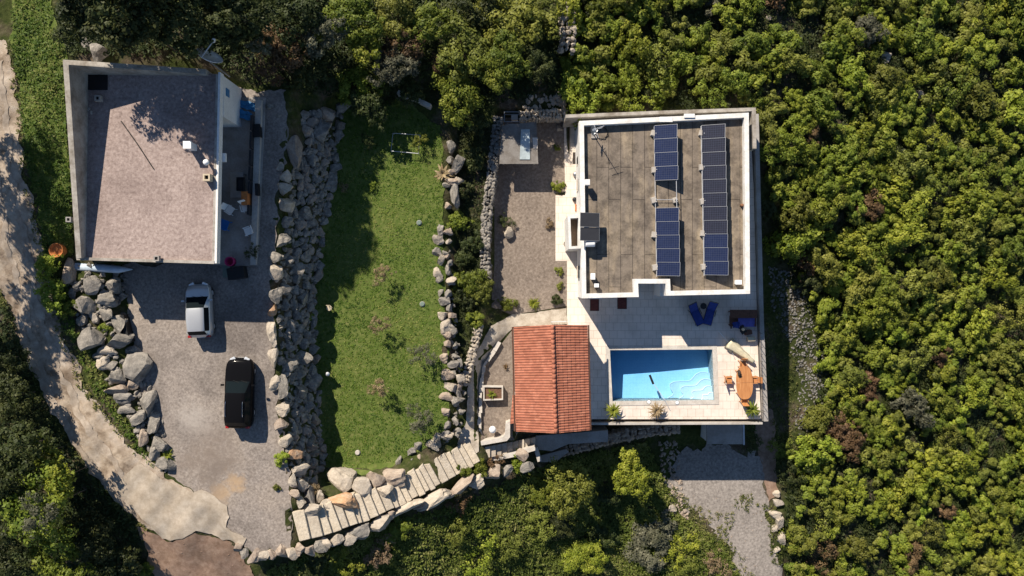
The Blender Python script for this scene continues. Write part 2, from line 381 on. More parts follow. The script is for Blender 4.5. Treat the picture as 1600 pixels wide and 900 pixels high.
M['scree_shade_tone'] = rock_mat('scree_shade_tone', (0.10, 0.098, 0.095), (0.19, 0.185, 0.175), (0.30, 0.285, 0.265))  # rock tones darkened in the colour itself for shade over the scree
M['silver_paint'] = plain('silver_paint', (0.46, 0.47, 0.48), 0.3, 0.35, 0.02, coat=1.0)
M['car_glass'] = plain('car_glass', (0.008, 0.012, 0.014), 0.06, 0.0, 0.02, coat=0.0)
M['car_glass'].node_tree.nodes['Principled BSDF'].inputs['Specular IOR Level'].default_value = 0.15
M['car_glass'].node_tree.nodes['Principled BSDF'].inputs['IOR'].default_value = 1.25
M['panel_frame'] = plain('panel_frame', (0.36, 0.37, 0.39), 0.4, 0.4)
M['lamp_glass'] = plain('lamp_glass', (0.75, 0.77, 0.78), 0.08, 0.3, 0.02, coat=1.0)
M['red_glass'] = plain('red_glass', (0.30, 0.015, 0.012), 0.15, coat=0.8)
M['chrome'] = plain('chrome', (0.7, 0.7, 0.72), 0.12, 1.0, 0.02)
M['blue_fabric'] = plain('blue_fabric', (0.022, 0.045, 0.21), 0.9, var=0.25)
M['violet_fabric'] = plain('violet_fabric', (0.10, 0.10, 0.32), 0.9, var=0.2)
M['blue_plastic'] = plain('blue_plastic', (0.012, 0.13, 0.42), 0.4)
M['blue_sheet'] = plain('blue_sheet', (0.02, 0.16, 0.34), 0.5, var=0.2)
M['pink'] = plain('pink', (0.45, 0.03, 0.13), 0.6)
M['brown_wood'] = plain('brown_wood', (0.10, 0.045, 0.028), 0.7, var=0.3, scale=6)
M['mat_brown'] = plain('mat_brown', (0.12, 0.04, 0.035), 0.95, var=0.3, scale=8)
M['mat_dark'] = plain('mat_dark', (0.045, 0.035, 0.03), 0.95, var=0.3, scale=8)
M['cream'] = plain('cream', (0.55, 0.50, 0.36), 0.85, var=0.15, scale=6)
M['cream_box'] = plain('cream_box', (0.5, 0.42, 0.3), 0.8)
M['orange'] = plain('orange', (0.48, 0.17, 0.05), 0.75, var=0.25, scale=5)
M['terracotta_pot'] = plain('terracotta_pot', (0.42, 0.17, 0.09), 0.8)
M['soil'] = plain('soil', (0.13, 0.072, 0.045), 1.0, var=0.5, scale=12)
M['pale_blue'] = plain('pale_blue', (0.44, 0.52, 0.6), 0.5)
M['mesh_green'] = plain('mesh_green', (0.16, 0.21, 0.18), 0.9)
M['pale_glass'] = plain('pale_glass', (0.38, 0.44, 0.46), 0.12, 0, 0.3, 1.5)
M['window_glass'] = plain('window_glass', (0.02, 0.03, 0.035), 0.06)
M['collector'] = plain('collector', (0.030, 0.031, 0.036), 0.3, 0, 0.08)
M['floor_tan'] = concrete('floor_tan', (0.36, 0.25, 0.17), 0.5, 1.5)
def table_wood():
    k = NT('table_wood'); k.rough(0.55)
    mp = k.n('ShaderNodeMapping'); mp.inputs['Scale'].default_value = (9, 0.7, 1); k.l(k.co(), mp.inputs['Vector'])
    f = k.noise(2.0, 6, 0.6, mp.outputs[0])
    k.col(k.ramp(f, [(0.3, (0.34, 0.135, 0.045)), (0.5, (0.46, 0.20, 0.075)), (0.7, (0.55, 0.27, 0.11))])); return k.m
M['table_wood'] = table_wood()
def pool_mat():
    k = NT('pool_tile'); k.rough(0.4)
    br = k.n('ShaderNodeTexBrick', offset=0.0); br.inputs['Scale'].default_value = 1.0
    br.inputs['Brick Width'].default_value = 0.12; br.inputs['Row Height'].default_value = 0.12; br.inputs['Mortar Size'].default_value = 0.008
    br.inputs['Color1'].default_value = (0.60, 0.76, 0.80, 1); br.inputs['Color2'].default_value = (0.54, 0.71, 0.77, 1); br.inputs['Mortar'].default_value = (0.70, 0.85, 0.88, 1)
    k.l(k.co(), br.inputs['Vector']); g = k.noise(0.8, 5, 0.6)
    k.col(k.mix(0.6, br.outputs['Color'], k.ramp(g, [(0.35, (0.78, 0.86, 0.9)), (0.6, (1, 1, 1))]), 'MULTIPLY')); return k.m
M['pool_tile'] = pool_mat()
M['pool_step'] = plain('pool_step', (0.74, 0.84, 0.86), 0.4, 0, 0.06)
def water_mat():
    k = NT('water'); t = k.n('ShaderNodeBsdfTransparent'); t.inputs[0].default_value = (0.97, 0.98, 1.0, 1)
    va = k.n('ShaderNodeVolumeAbsorption'); va.inputs['Color'].default_value = (0.20, 0.69, 0.96, 1); va.inputs['Density'].default_value = 0.35; k.l(va.outputs[0], k.out.inputs['Volume'])
    g = k.n('ShaderNodeBsdfGlossy'); g.inputs['Roughness'].default_value = 0.03
    fr = k.n('ShaderNodeLayerWeight'); fr.inputs['Blend'].default_value = 0.5
    bp = k.n('ShaderNodeBump'); bp.inputs['Strength'].default_value = 0.25; bp.inputs['Distance'].default_value = 0.05
    k.l(k.noise(2.2, 3, 0.5), bp.inputs['Height']); k.l(bp.outputs[0], g.inputs['Normal']); k.l(bp.outputs[0], fr.inputs['Normal'])
    ms = k.n('ShaderNodeMixShader'); k.l(k.math('ADD', k.math('MULTIPLY', k.math('POWER', fr.outputs['Facing'], 4), .6), .025), ms.inputs[0]); k.l(t.outputs[0], ms.inputs[1]); k.l(g.outputs[0], ms.inputs[2])
    k.l(ms.outputs[0], k.out.inputs[0]); return k.m
M['water'] = water_mat()

# ================================================================ TERRAIN
CTRL = [(-200,-150,11),(-200,450,9.6),(-200,1000,5),(0,-150,9.4),(0,0,8.6),(0,200,8.2),(20,400,7.6),(60,550,7.0),(120,680,6.5),(200,770,6.15),(300,825,5.95),
 (60,200,8.6),(60,350,8.0),(0,650,6.2),(-20,560,6.6),(0,900,4.0),(150,900,4.0),(260,880,4.9),(330,880,4.9),(150,1050,2.5),(400,1050,2.0),
 (90,60,9.0),(200,30,8.8),(300,60,8.0),(400,30,6.5),(400,-150,8),(550,60,3.8),(550,-150,6),(700,80,2.8),(700,-150,4.5),(800,130,1.2),(880,50,1.5),(880,-150,2.5),
 (1000,100,0.4),(1000,-150,1),(1170,120,-1),(1200,-150,-1.5),(1400,-150,-5),(1400,100,-5),(1700,-150,-11),(1600,100,-9),
 (1220,300,-3.2),(1215,420,-5.4),(1225,500,-6.3),(1270,560,-7.2),(1240,650,-6.2),(1230,800,-5.3),(1400,450,-7),(1600,450,-11),(1400,800,-9),(1600,850,-13),(1850,450,-15),(1850,1000,-17),
 (1150,960,-6),(1100,720,-4.9),(1000,720,-4.4),(1000,850,-5),(900,725,-2.8),(850,760,-2.2),(900,880,-4.2),(760,790,-0.2),(760,900,-1.5),(650,830,2.2),(600,900,1.6),
 (530,860,3.8),(450,900,4.2),(465,400,4.2),(465,600,4.2),(480,250,4.2),(620,1050,-1.5),(1000,1050,-7)]
_c = np.array([tuple(P(*c)) for c in CTRL]); _n = len(_c)
_A = np.zeros((_n+3, _n+3)); _A[:_n, :_n] = np.hypot(_c[:, 0][:, None]-_c[:, 0], _c[:, 1][:, None]-_c[:, 1])
_A[:_n, _n] = 1; _A[:_n, _n+1] = _c[:, 0]; _A[:_n, _n+2] = _c[:, 1]; _A[_n:, :_n] = _A[:_n, _n:].T
_w = np.linalg.solve(_A, np.concatenate([_c[:, 2], np.zeros(3)]))
ZONES = [   # polygon in photo pixels, height, width of the bank round it
 ([(195,412),(320,412),(320,140),(450,140),(448,200),(436,300),(428,400),(426,480),(430,560),(436,640),(446,720),(458,780),(462,800),(460,855),(400,868),(375,850),(350,800),(300,765),(268,740),(245,680),(225,620),(210,560),(200,500)], 6.0, 0.9),
 ([(530,170),(612,150),(690,195),(690,360),(692,520),(702,600),(697,680),(640,712),(590,728),(535,735),(508,730),(500,640),(494,560),(496,430),(512,340),(522,260)], 2.0, 0.9),
 ([(716,200),(764,200),(760,430),(750,520),(722,590),(712,500),(714,350)], 1.1, 0.5),
 ([(780,180),(886,180),(890,505),(800,505),(768,470),(772,300)], -0.06, 0.3),
 ([(752,566),(803,505),(892,505),(892,672),(806,672),(803,690),(748,690),(748,600)], -0.06, 0.3),
 ([(892,200),(1165,200),(1165,640),(900,640),(900,480),(892,480)], -2.6, 0.25),
 ([(1062,700),(1165,700),(1200,790),(1215,900),(1235,1000),(1150,1000),(1120,860),(1050,760)], -5.2, 1.5),
]
_st = [(470,822),(500,815),(540,801),(578,788),(620,770),(660,750),(695,731),(722,716),(750,700)]
for _i in range(8):
    (xa, ya), (xb, yb) = _st[_i], _st[_i+1]; zz_ = 5.95-4.95*(_i+.5)/8-.28
    ZONES.append(([(xa-6, ya-22), (xb-8, yb-20), (xb+8, yb+20), (xa+6, ya+22)], zz_, .55))
ZW = [(PP(p, z), z, m) for p, z, m in ZONES]
def _rbf(x, y):
    x = np.asarray(x, float); y = np.asarray(y, float); o = np.full(x.shape, _w[_n])+_w[_n+1]*x+_w[_n+2]*y
    for i in range(_n): o += _w[i]*np.hypot(x-_c[i, 0], y-_c[i, 1])
    return o
def hz(x, y):
    x = np.asarray(x, float); y = np.asarray(y, float)
    z = _rbf(x, y)
    z = z+0.10*np.sin(x*1.7+y*0.6)*np.sin(y*1.3-x*0.5)+0.05*np.sin(x*4.1+1)*np.sin(y*3.7)
    for poly, zz, m in ZW:
        x0 = min(p[0] for p in poly)-m; x1 = max(p[0] for p in poly)+m; y0 = min(p[1] for p in poly)-m; y1 = max(p[1] for p in poly)+m
        near = (x > x0) & (x < x1) & (y > y0) & (y < y1)
        if not np.any(near): continue
        xs, ys = x[near], y[near]
        d = np.where(in_poly(xs, ys, poly), 0, poly_dist(xs, ys, poly))
        t = np.clip(1-d/m, 0, 1); t = t*t*(3-2*t)
        if z.ndim == 0: z = z*(1-t[0])+zz*t[0]
        else: z[near] = z[near]*(1-t)+zz*t
    return z
def h1(x, y): return float(hz(np.array([x]), np.array([y]))[0])
def G(px, py, up=0.0):
    z = 1.0
    for i in range(14):
        q = P(px, py, z+up); z = z+(h1(q.x, q.y)-z)*0.6
    q = P(px, py, z+up); return Vector((q.x, q.y, h1(q.x, q.y)))
def grid_mesh(name, xs, ys, zfun):
    X, Y = np.meshgrid(xs, ys); Z = zfun(X.ravel(), Y.ravel()); nx, ny = len(xs), len(ys)
    co = np.stack([X.ravel(), Y.ravel(), Z], 1)
    i = np.arange(nx*ny).reshape(ny, nx); q = np.stack([i[:-1, :-1], i[:-1, 1:], i[1:, 1:], i[1:, :-1]], -1).reshape(-1, 4)
    me = bpy.data.meshes.new(name); me.vertices.add(len(co)); me.vertices.foreach_set('co', co.astype(np.float32).ravel())
    me.loops.add(q.size); me.loops.foreach_set('vertex_index', q.astype(np.int32).ravel())
    me.polygons.add(len(q)); me.polygons.foreach_set('loop_start', np.arange(0, q.size, 4, dtype=np.int32)); me.update(calc_edges=True); return me
xs = np.concatenate([np.arange(-110, -46, 4.0), np.arange(-46, 56, 0.3), np.arange(56, 130, 4.0)])
ys = np.concatenate([np.arange(-90, -36, 4.0), np.arange(-36, 36, 0.3), np.arange(36, 91, 4.0)])
kind(link('ground', grid_mesh('ground', xs, ys, hz), M['ground'], smooth=True), 'structure')

def sheet(name, px, m, off=0.04, step=0.5, jit=0.0, z=None, seed=1, k='structure'):
    """a surface laid on the terrain: outline in photo pixels"""
    rg = random.Random(seed)
    w_ = [(P(a, b, z) if z is not None else G(a, b)).to_2d() for a, b in px]
    ph = [rg.uniform(0, 6.28) for _ in range(8)]; out = []
    for p in poly_resample(w_, step if jit == 0 else 0.16, True):
        a, b_ = p.x, p.y
        n1 = math.sin(a*1.3+b_*.9+ph[0])+.8*math.sin(b_*2.1-a*1.1+ph[1])+.6*math.sin(a*4.3+b_*3.1+ph[2])+.5*math.sin(b_*6.7-a*5.1+ph[3])
        n2 = math.sin(b_*1.2-a*1.0+ph[4])+.8*math.sin(a*2.3+b_*1.2+ph[5])+.6*math.sin(b_*4.1-a*3.3+ph[6])+.5*math.sin(a*6.1+b_*5.9+ph[7])
        out.append(Vector((a+jit*n1+rg.uniform(-.3, .3)*jit, b_+jit*n2+rg.uniform(-.3, .3)*jit)))
    pl = [tuple(p) for p in out]
    x0, x1 = min(p[0] for p in pl), max(p[0] for p in pl); y0, y1 = min(p[1] for p in pl), max(p[1] for p in pl)
    X, Y = np.meshgrid(np.arange(x0, x1, step), np.arange(y0, y1, step)); X = X.ravel(); Y = Y.ravel()
    ok = in_poly(X, Y, pl); X, Y = X[ok], Y[ok]; ok = poly_dist(X, Y, pl) > step*0.4
    vs_ = [Vector(p) for p in pl]+[Vector((a, b)) for a, b in zip(X[ok], Y[ok])]; n = len(pl)
    r = delaunay_2d_cdt(vs_, [], [list(range(n))], 1, 1e-5)
    vx = np.array([v.x for v in r[0]]); vy = np.array([v.y for v in r[0]]); vz = hz(vx, vy)+off if z is None else np.full(vx.shape, z+off)
    me = bpy.data.meshes.new(name); me.from_pydata(list(zip(vx, vy, vz)), [], [tuple(f) for f in r[2]])
    bm = bmesh.new(); bm.from_mesh(me)
    for f in bm.faces:
        if f.normal.z < 0: f.normal_flip()
    bm.to_mesh(me); bm.free()
    return kind(link(name, me, m, smooth=True), k)

ROAD = [(-60,40),(2,60),(14,62),(30,180),(38,250),(55,350),(75,430),(100,530),(130,600),(172,655),(215,708),(262,745),(310,772),(345,800),(352,830),(300,828),(262,843),(230,825),(175,775),(140,735),(105,680),(70,620),(35,540),(10,470),(-20,400),(-60,380)]
sheet('road', ROAD, M['road'], 0.05, 0.3, 0.13)
for tr_ in ([(4,95),(12,200),(22,285),(38,370),(58,460),(86,560),(120,640),(165,705),(205,755)],[(-22,150),(-5,280),(12,370),(30,455),(58,550),(92,640),(128,700),(172,765)]):
    sheet('wheel_rut', [(x+4, y) for x, y in tr_]+[(x-5, y+2) for x, y in tr_[::-1]], M['rut'], 0.075, 0.25, 0.10, seed=len(tr_))
sheet('bare_earth', [(215,822),(262,846),(300,832),(352,842),(372,858),(392,880),(400,930),(250,930),(232,880)], M['earth'], 0.045, 0.4, 0.1)
FORE = [(196,412),(320,412),(320,140),(448,140),(450,200),(436,300),(428,400),(426,480),(430,560),(436,640),(446,720),(456,780),(460,800),(458,858),(400,870),(378,858),(352,825),(335,785),(300,765),(268,742),(245,682),(225,622),(208,560),(200,500)]
sheet('forecourt', FORE, M['gravel'], 0.03, 0.5, 0.10)
sheet('concrete_apron', [(255,842),(232,818),(205,790),(185,760),(215,722),(262,752),(300,769),(318,766),(338,775),(354,790),(360,808),(356,826),(370,833),(386,842),(379,854),(350,843),(330,831),(305,829),(285,840)], M['apron'], 0.09, 0.25, 0.06)
None and sheet('dirt_stain', [(330,778),(345,765),(362,750),(372,736),(381,740),(378,760),(364,778),(345,788)], M['stain'], 0.07, 0.25, 0.08)
sheet('lawn', [(530,170),(612,150),(690,195),(694,360),(696,520),(706,600),(700,682),(640,716),(590,735),(535,745),(506,735),(497,640),(490,560),(492,430),(508,340),(520,260)], M['lawn'], 0.03, 0.5, 0.08)
sheet('grass_verge', [(18,-30),(70,-30),(105,80),(104,200),(112,300),(116,396),(96,404),(80,420),(62,340),(45,250),(34,170),(20,60)], M['lawn'], 0.05, 0.5, 0.08)
sheet('gravel_yard', [(782,184),(884,184),(884,300),(868,302),(868,408),(886,408),(886,478),(800,492),(768,480),(770,300)], M['yard_gravel'], 0.03, 0.5)
sheet('gravel_bed', [(757,572),(803,512),(812,512),(812,672),(803,688),(751,690),(751,600)], M['yard_gravel'], 0.03, 0.4)
sheet('garden_path', [(886,481),(886,507),(803,510),(775,540),(756,570),(750,600),(748,640),(748,705),(735,716),(700,722),(712,700),(728,660),(731,600),(741,560),(766,510),(800,492)], M['path'], 0.06, 0.35, 0.03)
sheet('driveway', [(1048,762),(1060,705),(1100,700),(1180,702),(1200,790),(1208,850),(1225,930),(1165,930),(1140,850),(1110,812),(1062,790)], M['driveway'], 0.04, 0.3, 0.28)
sheet('side_track', [(1178,640),(1205,640),(1215,700),(1212,770),(1200,780),(1186,720)], M['earth'], 0.05, 0.4, 0.1)

# ================================================================ LEFT HOUSE
ZR = 9.6                                                     # its gravel roof
hs = thing('house', 'low flat-roofed house under a pinkish gravel roof beside the dirt road', 'house', P(235, 260, 6))
def at(o, mo): mo.parent = o; mo.location = -Vector(o.location); return mo
def part(root, name, mb, m, smooth=False, bevel=0.0):        # world-space geometry parented to a thing
    o = mb.build(name, m, None, smooth, bevel); return at_root(root, o)
def at_root(root, o):
    o.parent = root; o.matrix_parent_inverse = Matrix.Identity(4)
    off = Matrix.Rotation(-root.rotation_euler[2], 4, 'Z') @ Matrix.Translation(-Vector(root.location))
    o.data.transform(off); return o
TL, TR, BR, BL = P(118, 104, ZR), P(342, 116, ZR), P(336, 408, ZR), P(124, 402, ZR)
q2 = lambda v: (v.x, v.y)
part(hs, 'roof', MB().prism([q2(TL), q2(TR), q2(BR), q2(BL)], ZR-0.32, ZR), M['roof_gravel'])
b = MB()                                                      # fascia along the right and front edges
e = 0.14
b.prism([(TR.x, TR.y+.1), (TR.x+e, TR.y+.1), (BR.x+e, BR.y-e), (BR.x, BR.y-e)], ZR-0.45, ZR+0.10)
part(hs, 'fascia', b, M['white_wall'])
b = MB().prism([(BL.x-.1, BL.y), (BR.x, BR.y), (BR.x, BR.y-e-.04), (BL.x-.1, BL.y-e-.04)], ZR-0.45, ZR+0.14)
b.prism([(TR.x-.16, TR.y), (TR.x-.002, TR.y), (BR.x-.002, BR.y+.01), (BR.x-.16, BR.y+.01)], ZR, ZR+0.06)
part(hs, 'roof_edge', b, M['old_wall'])
zt = 11.7                                                     # high corner of the upstand walls
a0 = P(98, 93, zt); a1 = P(107, 101, zt); c0 = P(119, 404, ZR+.5); c1 = P(127, 403, ZR+.5)
b = MB().prism([(a0.x, a0.y), (a1.x, a1.y), (c1.x, c1.y), (c0.x, c0.y)], 6.0, [zt, zt, ZR+.5, ZR+.5])
part(hs, 'parapet_wall', b, M['old_wall'])
d0 = P(322, 108, ZR+.35); d1 = P(322, 116, ZR+.35)
b = MB().prism([(a0.x, a0.y), (d0.x, d0.y), (d1.x, d1.y), (a1.x+.003, a1.y-.003)], 6.0, [zt-.004, ZR+.35, ZR+.35, zt-.004])
part(hs, 'parapet_wall', b, M['old_wall'])
wx = TR.x-1.5                                                 # main wall, set back under the roof on the patio side
b = MB().prism([(TL.x+.3, TL.y-.1), (wx, TR.y-.1), (wx+.2, BR.y+.6), (BL.x+.3, BL.y+.6)], 6.0, ZR-.33)
part(hs, 'wall', b, M['white_wall'])
rm0 = P(342, 117, ZR); rm1 = P(341, 180, ZR)                   # white room flush with the roof edge
b = MB().prism([(wx+.01, rm0.y+.05), (rm0.x+.13, rm0.y+.05), (rm0.x+.13, rm1.y), (wx+.01, rm1.y)], 6.0, ZR-.455)
part(hs, 'side_room', b, M['white_wall'])
wn = part(hs, 'window', MB().box((rm0.x+.14, P(0, 138, ZR).y, 8.55), (.06, .5, .55)), M['blue_sheet'])
for yy in (230, 300, 360):
    y_ = P(0, yy, 8).y
    part(hs, 'window' if yy != 300 else 'door', MB().box((wx+.12, y_, 7.25 if yy == 300 else 7.6), (.12, 1.1, 2.1 if yy == 300 else 1.2)), M['window_glass'])
for yy in ():
    part(hs, 'post', MB().box((BR.x-.12, P(0, yy, ZR).y, 7.75), (.22, .22, 2.9+.49)), M['white_wall'])
for x_ in (165, 232, 296):
    c = P(x_, 405, 7.2)
    part(hs, 'garage_door', MB().box((c.x, BR.y+.56, 7.3), (2.3, .1, 2.4)), M['dark_metal'])
# things standing on that roof
t = tag(MB().box((0, 0, .03), (1.25, .95, .06)).build('roof_hatch', M['black']), 'dark square hatch cover in the walled corner of the gravel roof', 'hatch'); t.location = P(153, 129, ZR)
def boxpipe(px, py, z, s, h, label, m):
    t = thing('chimney', label, 'chimney', P(px, py, z))
    MB().ring([(-s, -s), (s, -s), (s, s), (-s, s)], [(-s*.55, -s*.55), (s*.55, -s*.55), (s*.55, s*.55), (-s*.55, s*.55)], 0, h).build('stack', m, t)
    MB().box((0, 0, h*.4), (s*1.08, s*1.08, h*.5)).build('flue', M['black'], t); return t
boxpipe(156, 155, ZR, .18, .3, 'small square concrete vent near the dark roof hatch', M['pale_concrete'])
t = boxpipe(303, 231, ZR, .2, .9, 'white chimney box casting a long shadow on the gravel roof', M['white_wall'])
MB().box((0, 0, .96), (.5, .46, .08)).build('cap', M['white_paint'], t)
t = thing('roof_vent', 'round white cowl vent at the right edge of the gravel roof', 'vent', P(328, 256, ZR))
MB().lathe([(.09, 0), (.09, .5), (.09, .52)], seg=12).build('pipe', M['grey_metal'], t)
MB().lathe([(.05, .5), (.2, .56), (.17, .66), (.04, .72)], seg=14).build('cowl', M['white_paint'], t, True)
boxpipe(328, 279, ZR, .22, .55, 'low pale chimney with two openings beside the cowl vent', M['cream_box'])
boxpipe(114, 344, 10.0, .16, .5, 'square concrete pipe on the left parapet above the orange pot', M['concrete'])
boxpipe(247, 404, ZR+.14, .17, .25, 'square concrete outlet on the front edge of the gravel roof', M['concrete'])
p0, p1 = P(189, 189, ZR+.05), P(240, 264, ZR+.05)
tag(MB().tube([p0, p0.lerp(p1, .5)+Vector((.03, .02, 0)), p1], .03, 6).build('cable', M['black']), 'thin dark cable lying diagonally across the gravel roof', 'cable')
for px, py in ((139, 171), (143, 176)):
    t = tag(MB().box((0, 0, .04), (.22, .1, .08), rz=px).build('debris', M['pale_concrete']), 'pale broken block lying by the roof parapet', 'rubble', 'broken blocks on the gravel roof'); t.location = P(px, py, ZR)
# meter box on the outer wall
t = tag(MB().box((0, 0, 0), (.5, .55, .2)).build('air_conditioner', M['white_plastic']), 'white box unit hanging on the patio side of the gravel-roofed house', 'air conditioner'); c = P(345, 246, ZR-.5); t.location = (c.x+.05, c.y, ZR-.6)
t.parent = None
# satellite dish
t = thing('satellite_dish', 'grey satellite dish on a mast by the white corner of the low house', 'satellite dish', P(342, 107, ZR+.2)); t.scale = (1.45, 1.45, 1.45)
MB().tube([(0, 0, -1.2), (0, 0, .9)], .04, 8).build('mast', M['grey_metal'], t)
mt = Matrix.Translation((-.05, .1, 1.0)) @ Matrix.Rotation(R(-35), 4, 'Z') @ Matrix.Rotation(R(-62), 4, 'X')
prof = [(.02, .0), (.25, .03), (.45, .10), (.56, .17), (.55, .185), (.44, .115), (.25, .045), (.02, .015)]
o = MB().lathe([(r, z) for r, z in prof], seg=24).build('dish', M['alu'], t, True); o.data.transform(mt)
o = MB().tube([(0, -.5, .15), (0, -.1, .85)], .025, 6).build('arm', M['alu'], t); o.data.transform(mt)
o = MB().lathe([(.05, .8), (.08, .84), (.08, .95), (.05, .98)], (0, -.08, 0), 10).build('receiver', M['alu'], t); o.data.transform(mt)

# patio of that house
ZP = 6.14
pat = [P(339, 152, ZP), P(415, 152, ZP), P(402, 416, ZP), P(333, 414, ZP)]
kind(MB().prism([q2(v) for v in pat], 5.7, ZP).build('patio', M['concrete']), 'structure')
wl = thing('patio_wall', 'low pale wall with dark railing panels along the patio of the low house', 'wall', P(406, 280, ZP))
A_, B_ = P(411, 158, ZP), P(402, 414, ZP)
b = MB().prism([(A_.x-.42, A_.y), (A_.x, A_.y), (B_.x, B_.y), (B_.x-.38, B_.y)], 5.7, ZP+.3); part(wl, 'kerb', b, M['pale_concrete'])
def lerp(a, b_, t_): return a+(b_-a)*t_
for t0, t1 in ((.10, .19), (.20, .30), (.31, .40), (.41, .49), (.50, .57), (.64, .70)):
    u, v = lerp(A_, B_, t0), lerp(A_, B_, t1)
    part(wl, 'railing_panel', MB().prism([(u.x-.56, u.y), (u.x-.425, u.y), (v.x-.425, v.y), (v.x-.56, v.y)], ZP, ZP+.75), M['dark_metal'])
u = lerp(A_, B_, .60)
t = tag(MB().box((0, 0, .4), (.42, .9, .8)).build('cabinet', M['orange']), 'orange-brown wooden cabinet against the patio railing', 'cabinet'); t.location = (u.x-.75, u.y, ZP)
t = thing('garden_table', 'pale patio table holding a black tray on top', 'table', P(376, 291, ZP))
MB().box((0, 0, .7), (.85, 1.7, .05)).build('tabletop', M['grey_metal'], t)
for sx in (-1, 1):
    for sy in (-1, 1): MB().box((sx*.36, sy*.76, .34), (.06, .06, .68)).build('leg', M['grey_metal'], t)
t = thing('barbecue', 'black open grill standing on the pale patio table', 'grill', P(377, 288, ZP+.73))
MB().ring([(-.26, -.45), (.26, -.45), (.26, .45), (-.26, .45)], [(-.22, -.41), (.22, -.41), (.22, .41), (-.22, .41)], 0, .2).build('tray', M['black'], t)
MB().box((0, 0, .06), (.42, .8, .04)).build('coal_bed', M['rubber'], t)
t = tag(MB().box((0, 0, .25), (.5, .85, .5), rz=.05).build('crate', M['black']), 'dark crate against the outer side of the patio railing', 'crate'); t.location = P(404, 206, ZP+.02)
t = tag(MB().box((0, 0, .2), (.22, .8, .4), rz=.05).build('toolbox', M['black']), 'narrow black box on the wall beside the orange cabinet', 'box'); t.location = P(404, 297, ZP+.3)
sh = thing('tarpaulin', 'blue sheets laid over the patio corner below the white room', 'tarpaulin', P(380, 168, ZP))
def crumple(px, z0, m, root, nm, seed):
    rg = random.Random(seed); a, b_, c, d = [P(x, y, ZP) for x, y in px]; n = 10; mb = MB(); vv = []
    for i in range(n+1):
        for j in range(n+1):
            p = a.lerp(b_, j/n).lerp(d.lerp(c, j/n), i/n); vv.append((p.x+rg.uniform(-.05, .05), p.y+rg.uniform(-.05, .05), ZP+z0+rg.uniform(0, .1)))
    mb.add(vv, [(i*(n+1)+j, i*(n+1)+j+1, (i+1)*(n+1)+j+1, (i+1)*(n+1)+j) for i in range(n) for j in range(n)]); return part(root, nm, mb, m, True)
crumple([(362, 154), (403, 162), (402, 176), (364, 166)], .12, M['blue_sheet'], sh, 'upper_sheet', 1)
crumple([(362, 168), (397, 178), (394, 190), (362, 181)], .22, M['blue_sheet'], sh, 'lower_sheet', 2)
def chair_proto(m, name, label, cat='chair', group=None):
    t = thing(name, label, cat, (0, 0, 0), 0, group)
    MB().box((0, 0, .43), (.48, .48, .05)).build('seat', m, t, bevel=.015)
    o = MB().box((0, 0, .36), (.46, .05, .62)).build('backrest', m, t, bevel=.015); o.data.transform(Matrix.Translation((0, .27, .36)) @ Matrix.Rotation(R(-16), 4, 'X'))
    for s in (-1, 1):
        MB().box((s*.26, 0, .62), (.06, .46, .035)).build('armrest', m, t, bevel=.01)
        for q in (-1, 1): MB().tube([(s*.2, q*.19, .42), (s*.25, q*.24, 0)], .028, 6).build('leg', m, t)
        MB().box((s*.26, -.2, .52), (.04, .04, .2)).build('arm_support', m, t)
    return t
t = chair_proto(M['white_plastic'], 'plastic_chair', 'white plastic patio chair turned beside the blue chair'); t.location = P(363, 329, ZP); t.rotation_euler[2] = R(55)
clone(t, P(387, 326, ZP), R(15), None, 'white plastic patio chair facing the dark railing near the black tray table')
clone(t, P(391, 362, ZP), R(-70), None, 'white plastic chair close to the potted greenery at the patio end')
t2 = chair_proto(M['blue_plastic'], 'plastic_chair', 'bright blue plastic chair on the patio below the low roof'); t2.location = P(354, 352, ZP); t2.rotation_euler[2] = R(70); t2.scale = (1.2, 1.2, 1)
t = tag(MB().lathe([(.2, 0), (.3, .05), (.33, .55), (.30, .6), (.27, .55), (.2, .1)], seg=14).build('laundry_tub', M['pink'], smooth=True), 'pink tub at the lower end of the patio', 'tub'); t.location = P(363, 409, ZP)
t = tag(MB().box((0, 0, .35), (1.15, .8, .7), rz=.15).build('storage_box', M['black'], bevel=.03), 'black storage box on the forecourt below the patio', 'box'); t.location = P(374, 427, 6.03)
t = tag(MB().box((0, 0, .03), (.5, 1.0, .06), rz=.03).build('board', M['mesh_green']), 'grey-green board on the ground left of the black storage box', 'board'); t.location = P(354, 422, 6.03)
b = MB().tube([P(116, 416, 7.1), P(185, 421, 7.0), P(207, 421, 7.0)], [.30, .26, .03], 10)  # pale blue beam lying along the wall foot, thinning at one end
tag(b.build('pale_beam', M['pale_blue'], smooth=True), 'long pale blue tapered beam lying by the front wall of the low house', 'beam')
t = thing('plant_pot', 'large orange pot at the lower left corner of the low house', 'pot', G(99, 392))
MB().lathe([(.28, 0), (.42, .35), (.45, .75), (.48, .8), (.44, .82), (.40, .74), (.3, .6)], seg=20).build('pot', M['orange'], t, True)
MB().lathe([(.02, .66), (.38, .64)], seg=16).build('soil', M['orange'], t)
t = tag(MB().box((0, 0, .35), (.28, 1.9, .7), rz=R(13)).build('planter_trough', M['black']), 'long black trough at the foot of the left boulder slope', 'trough'); t.location = P(203, 513, 6.03)

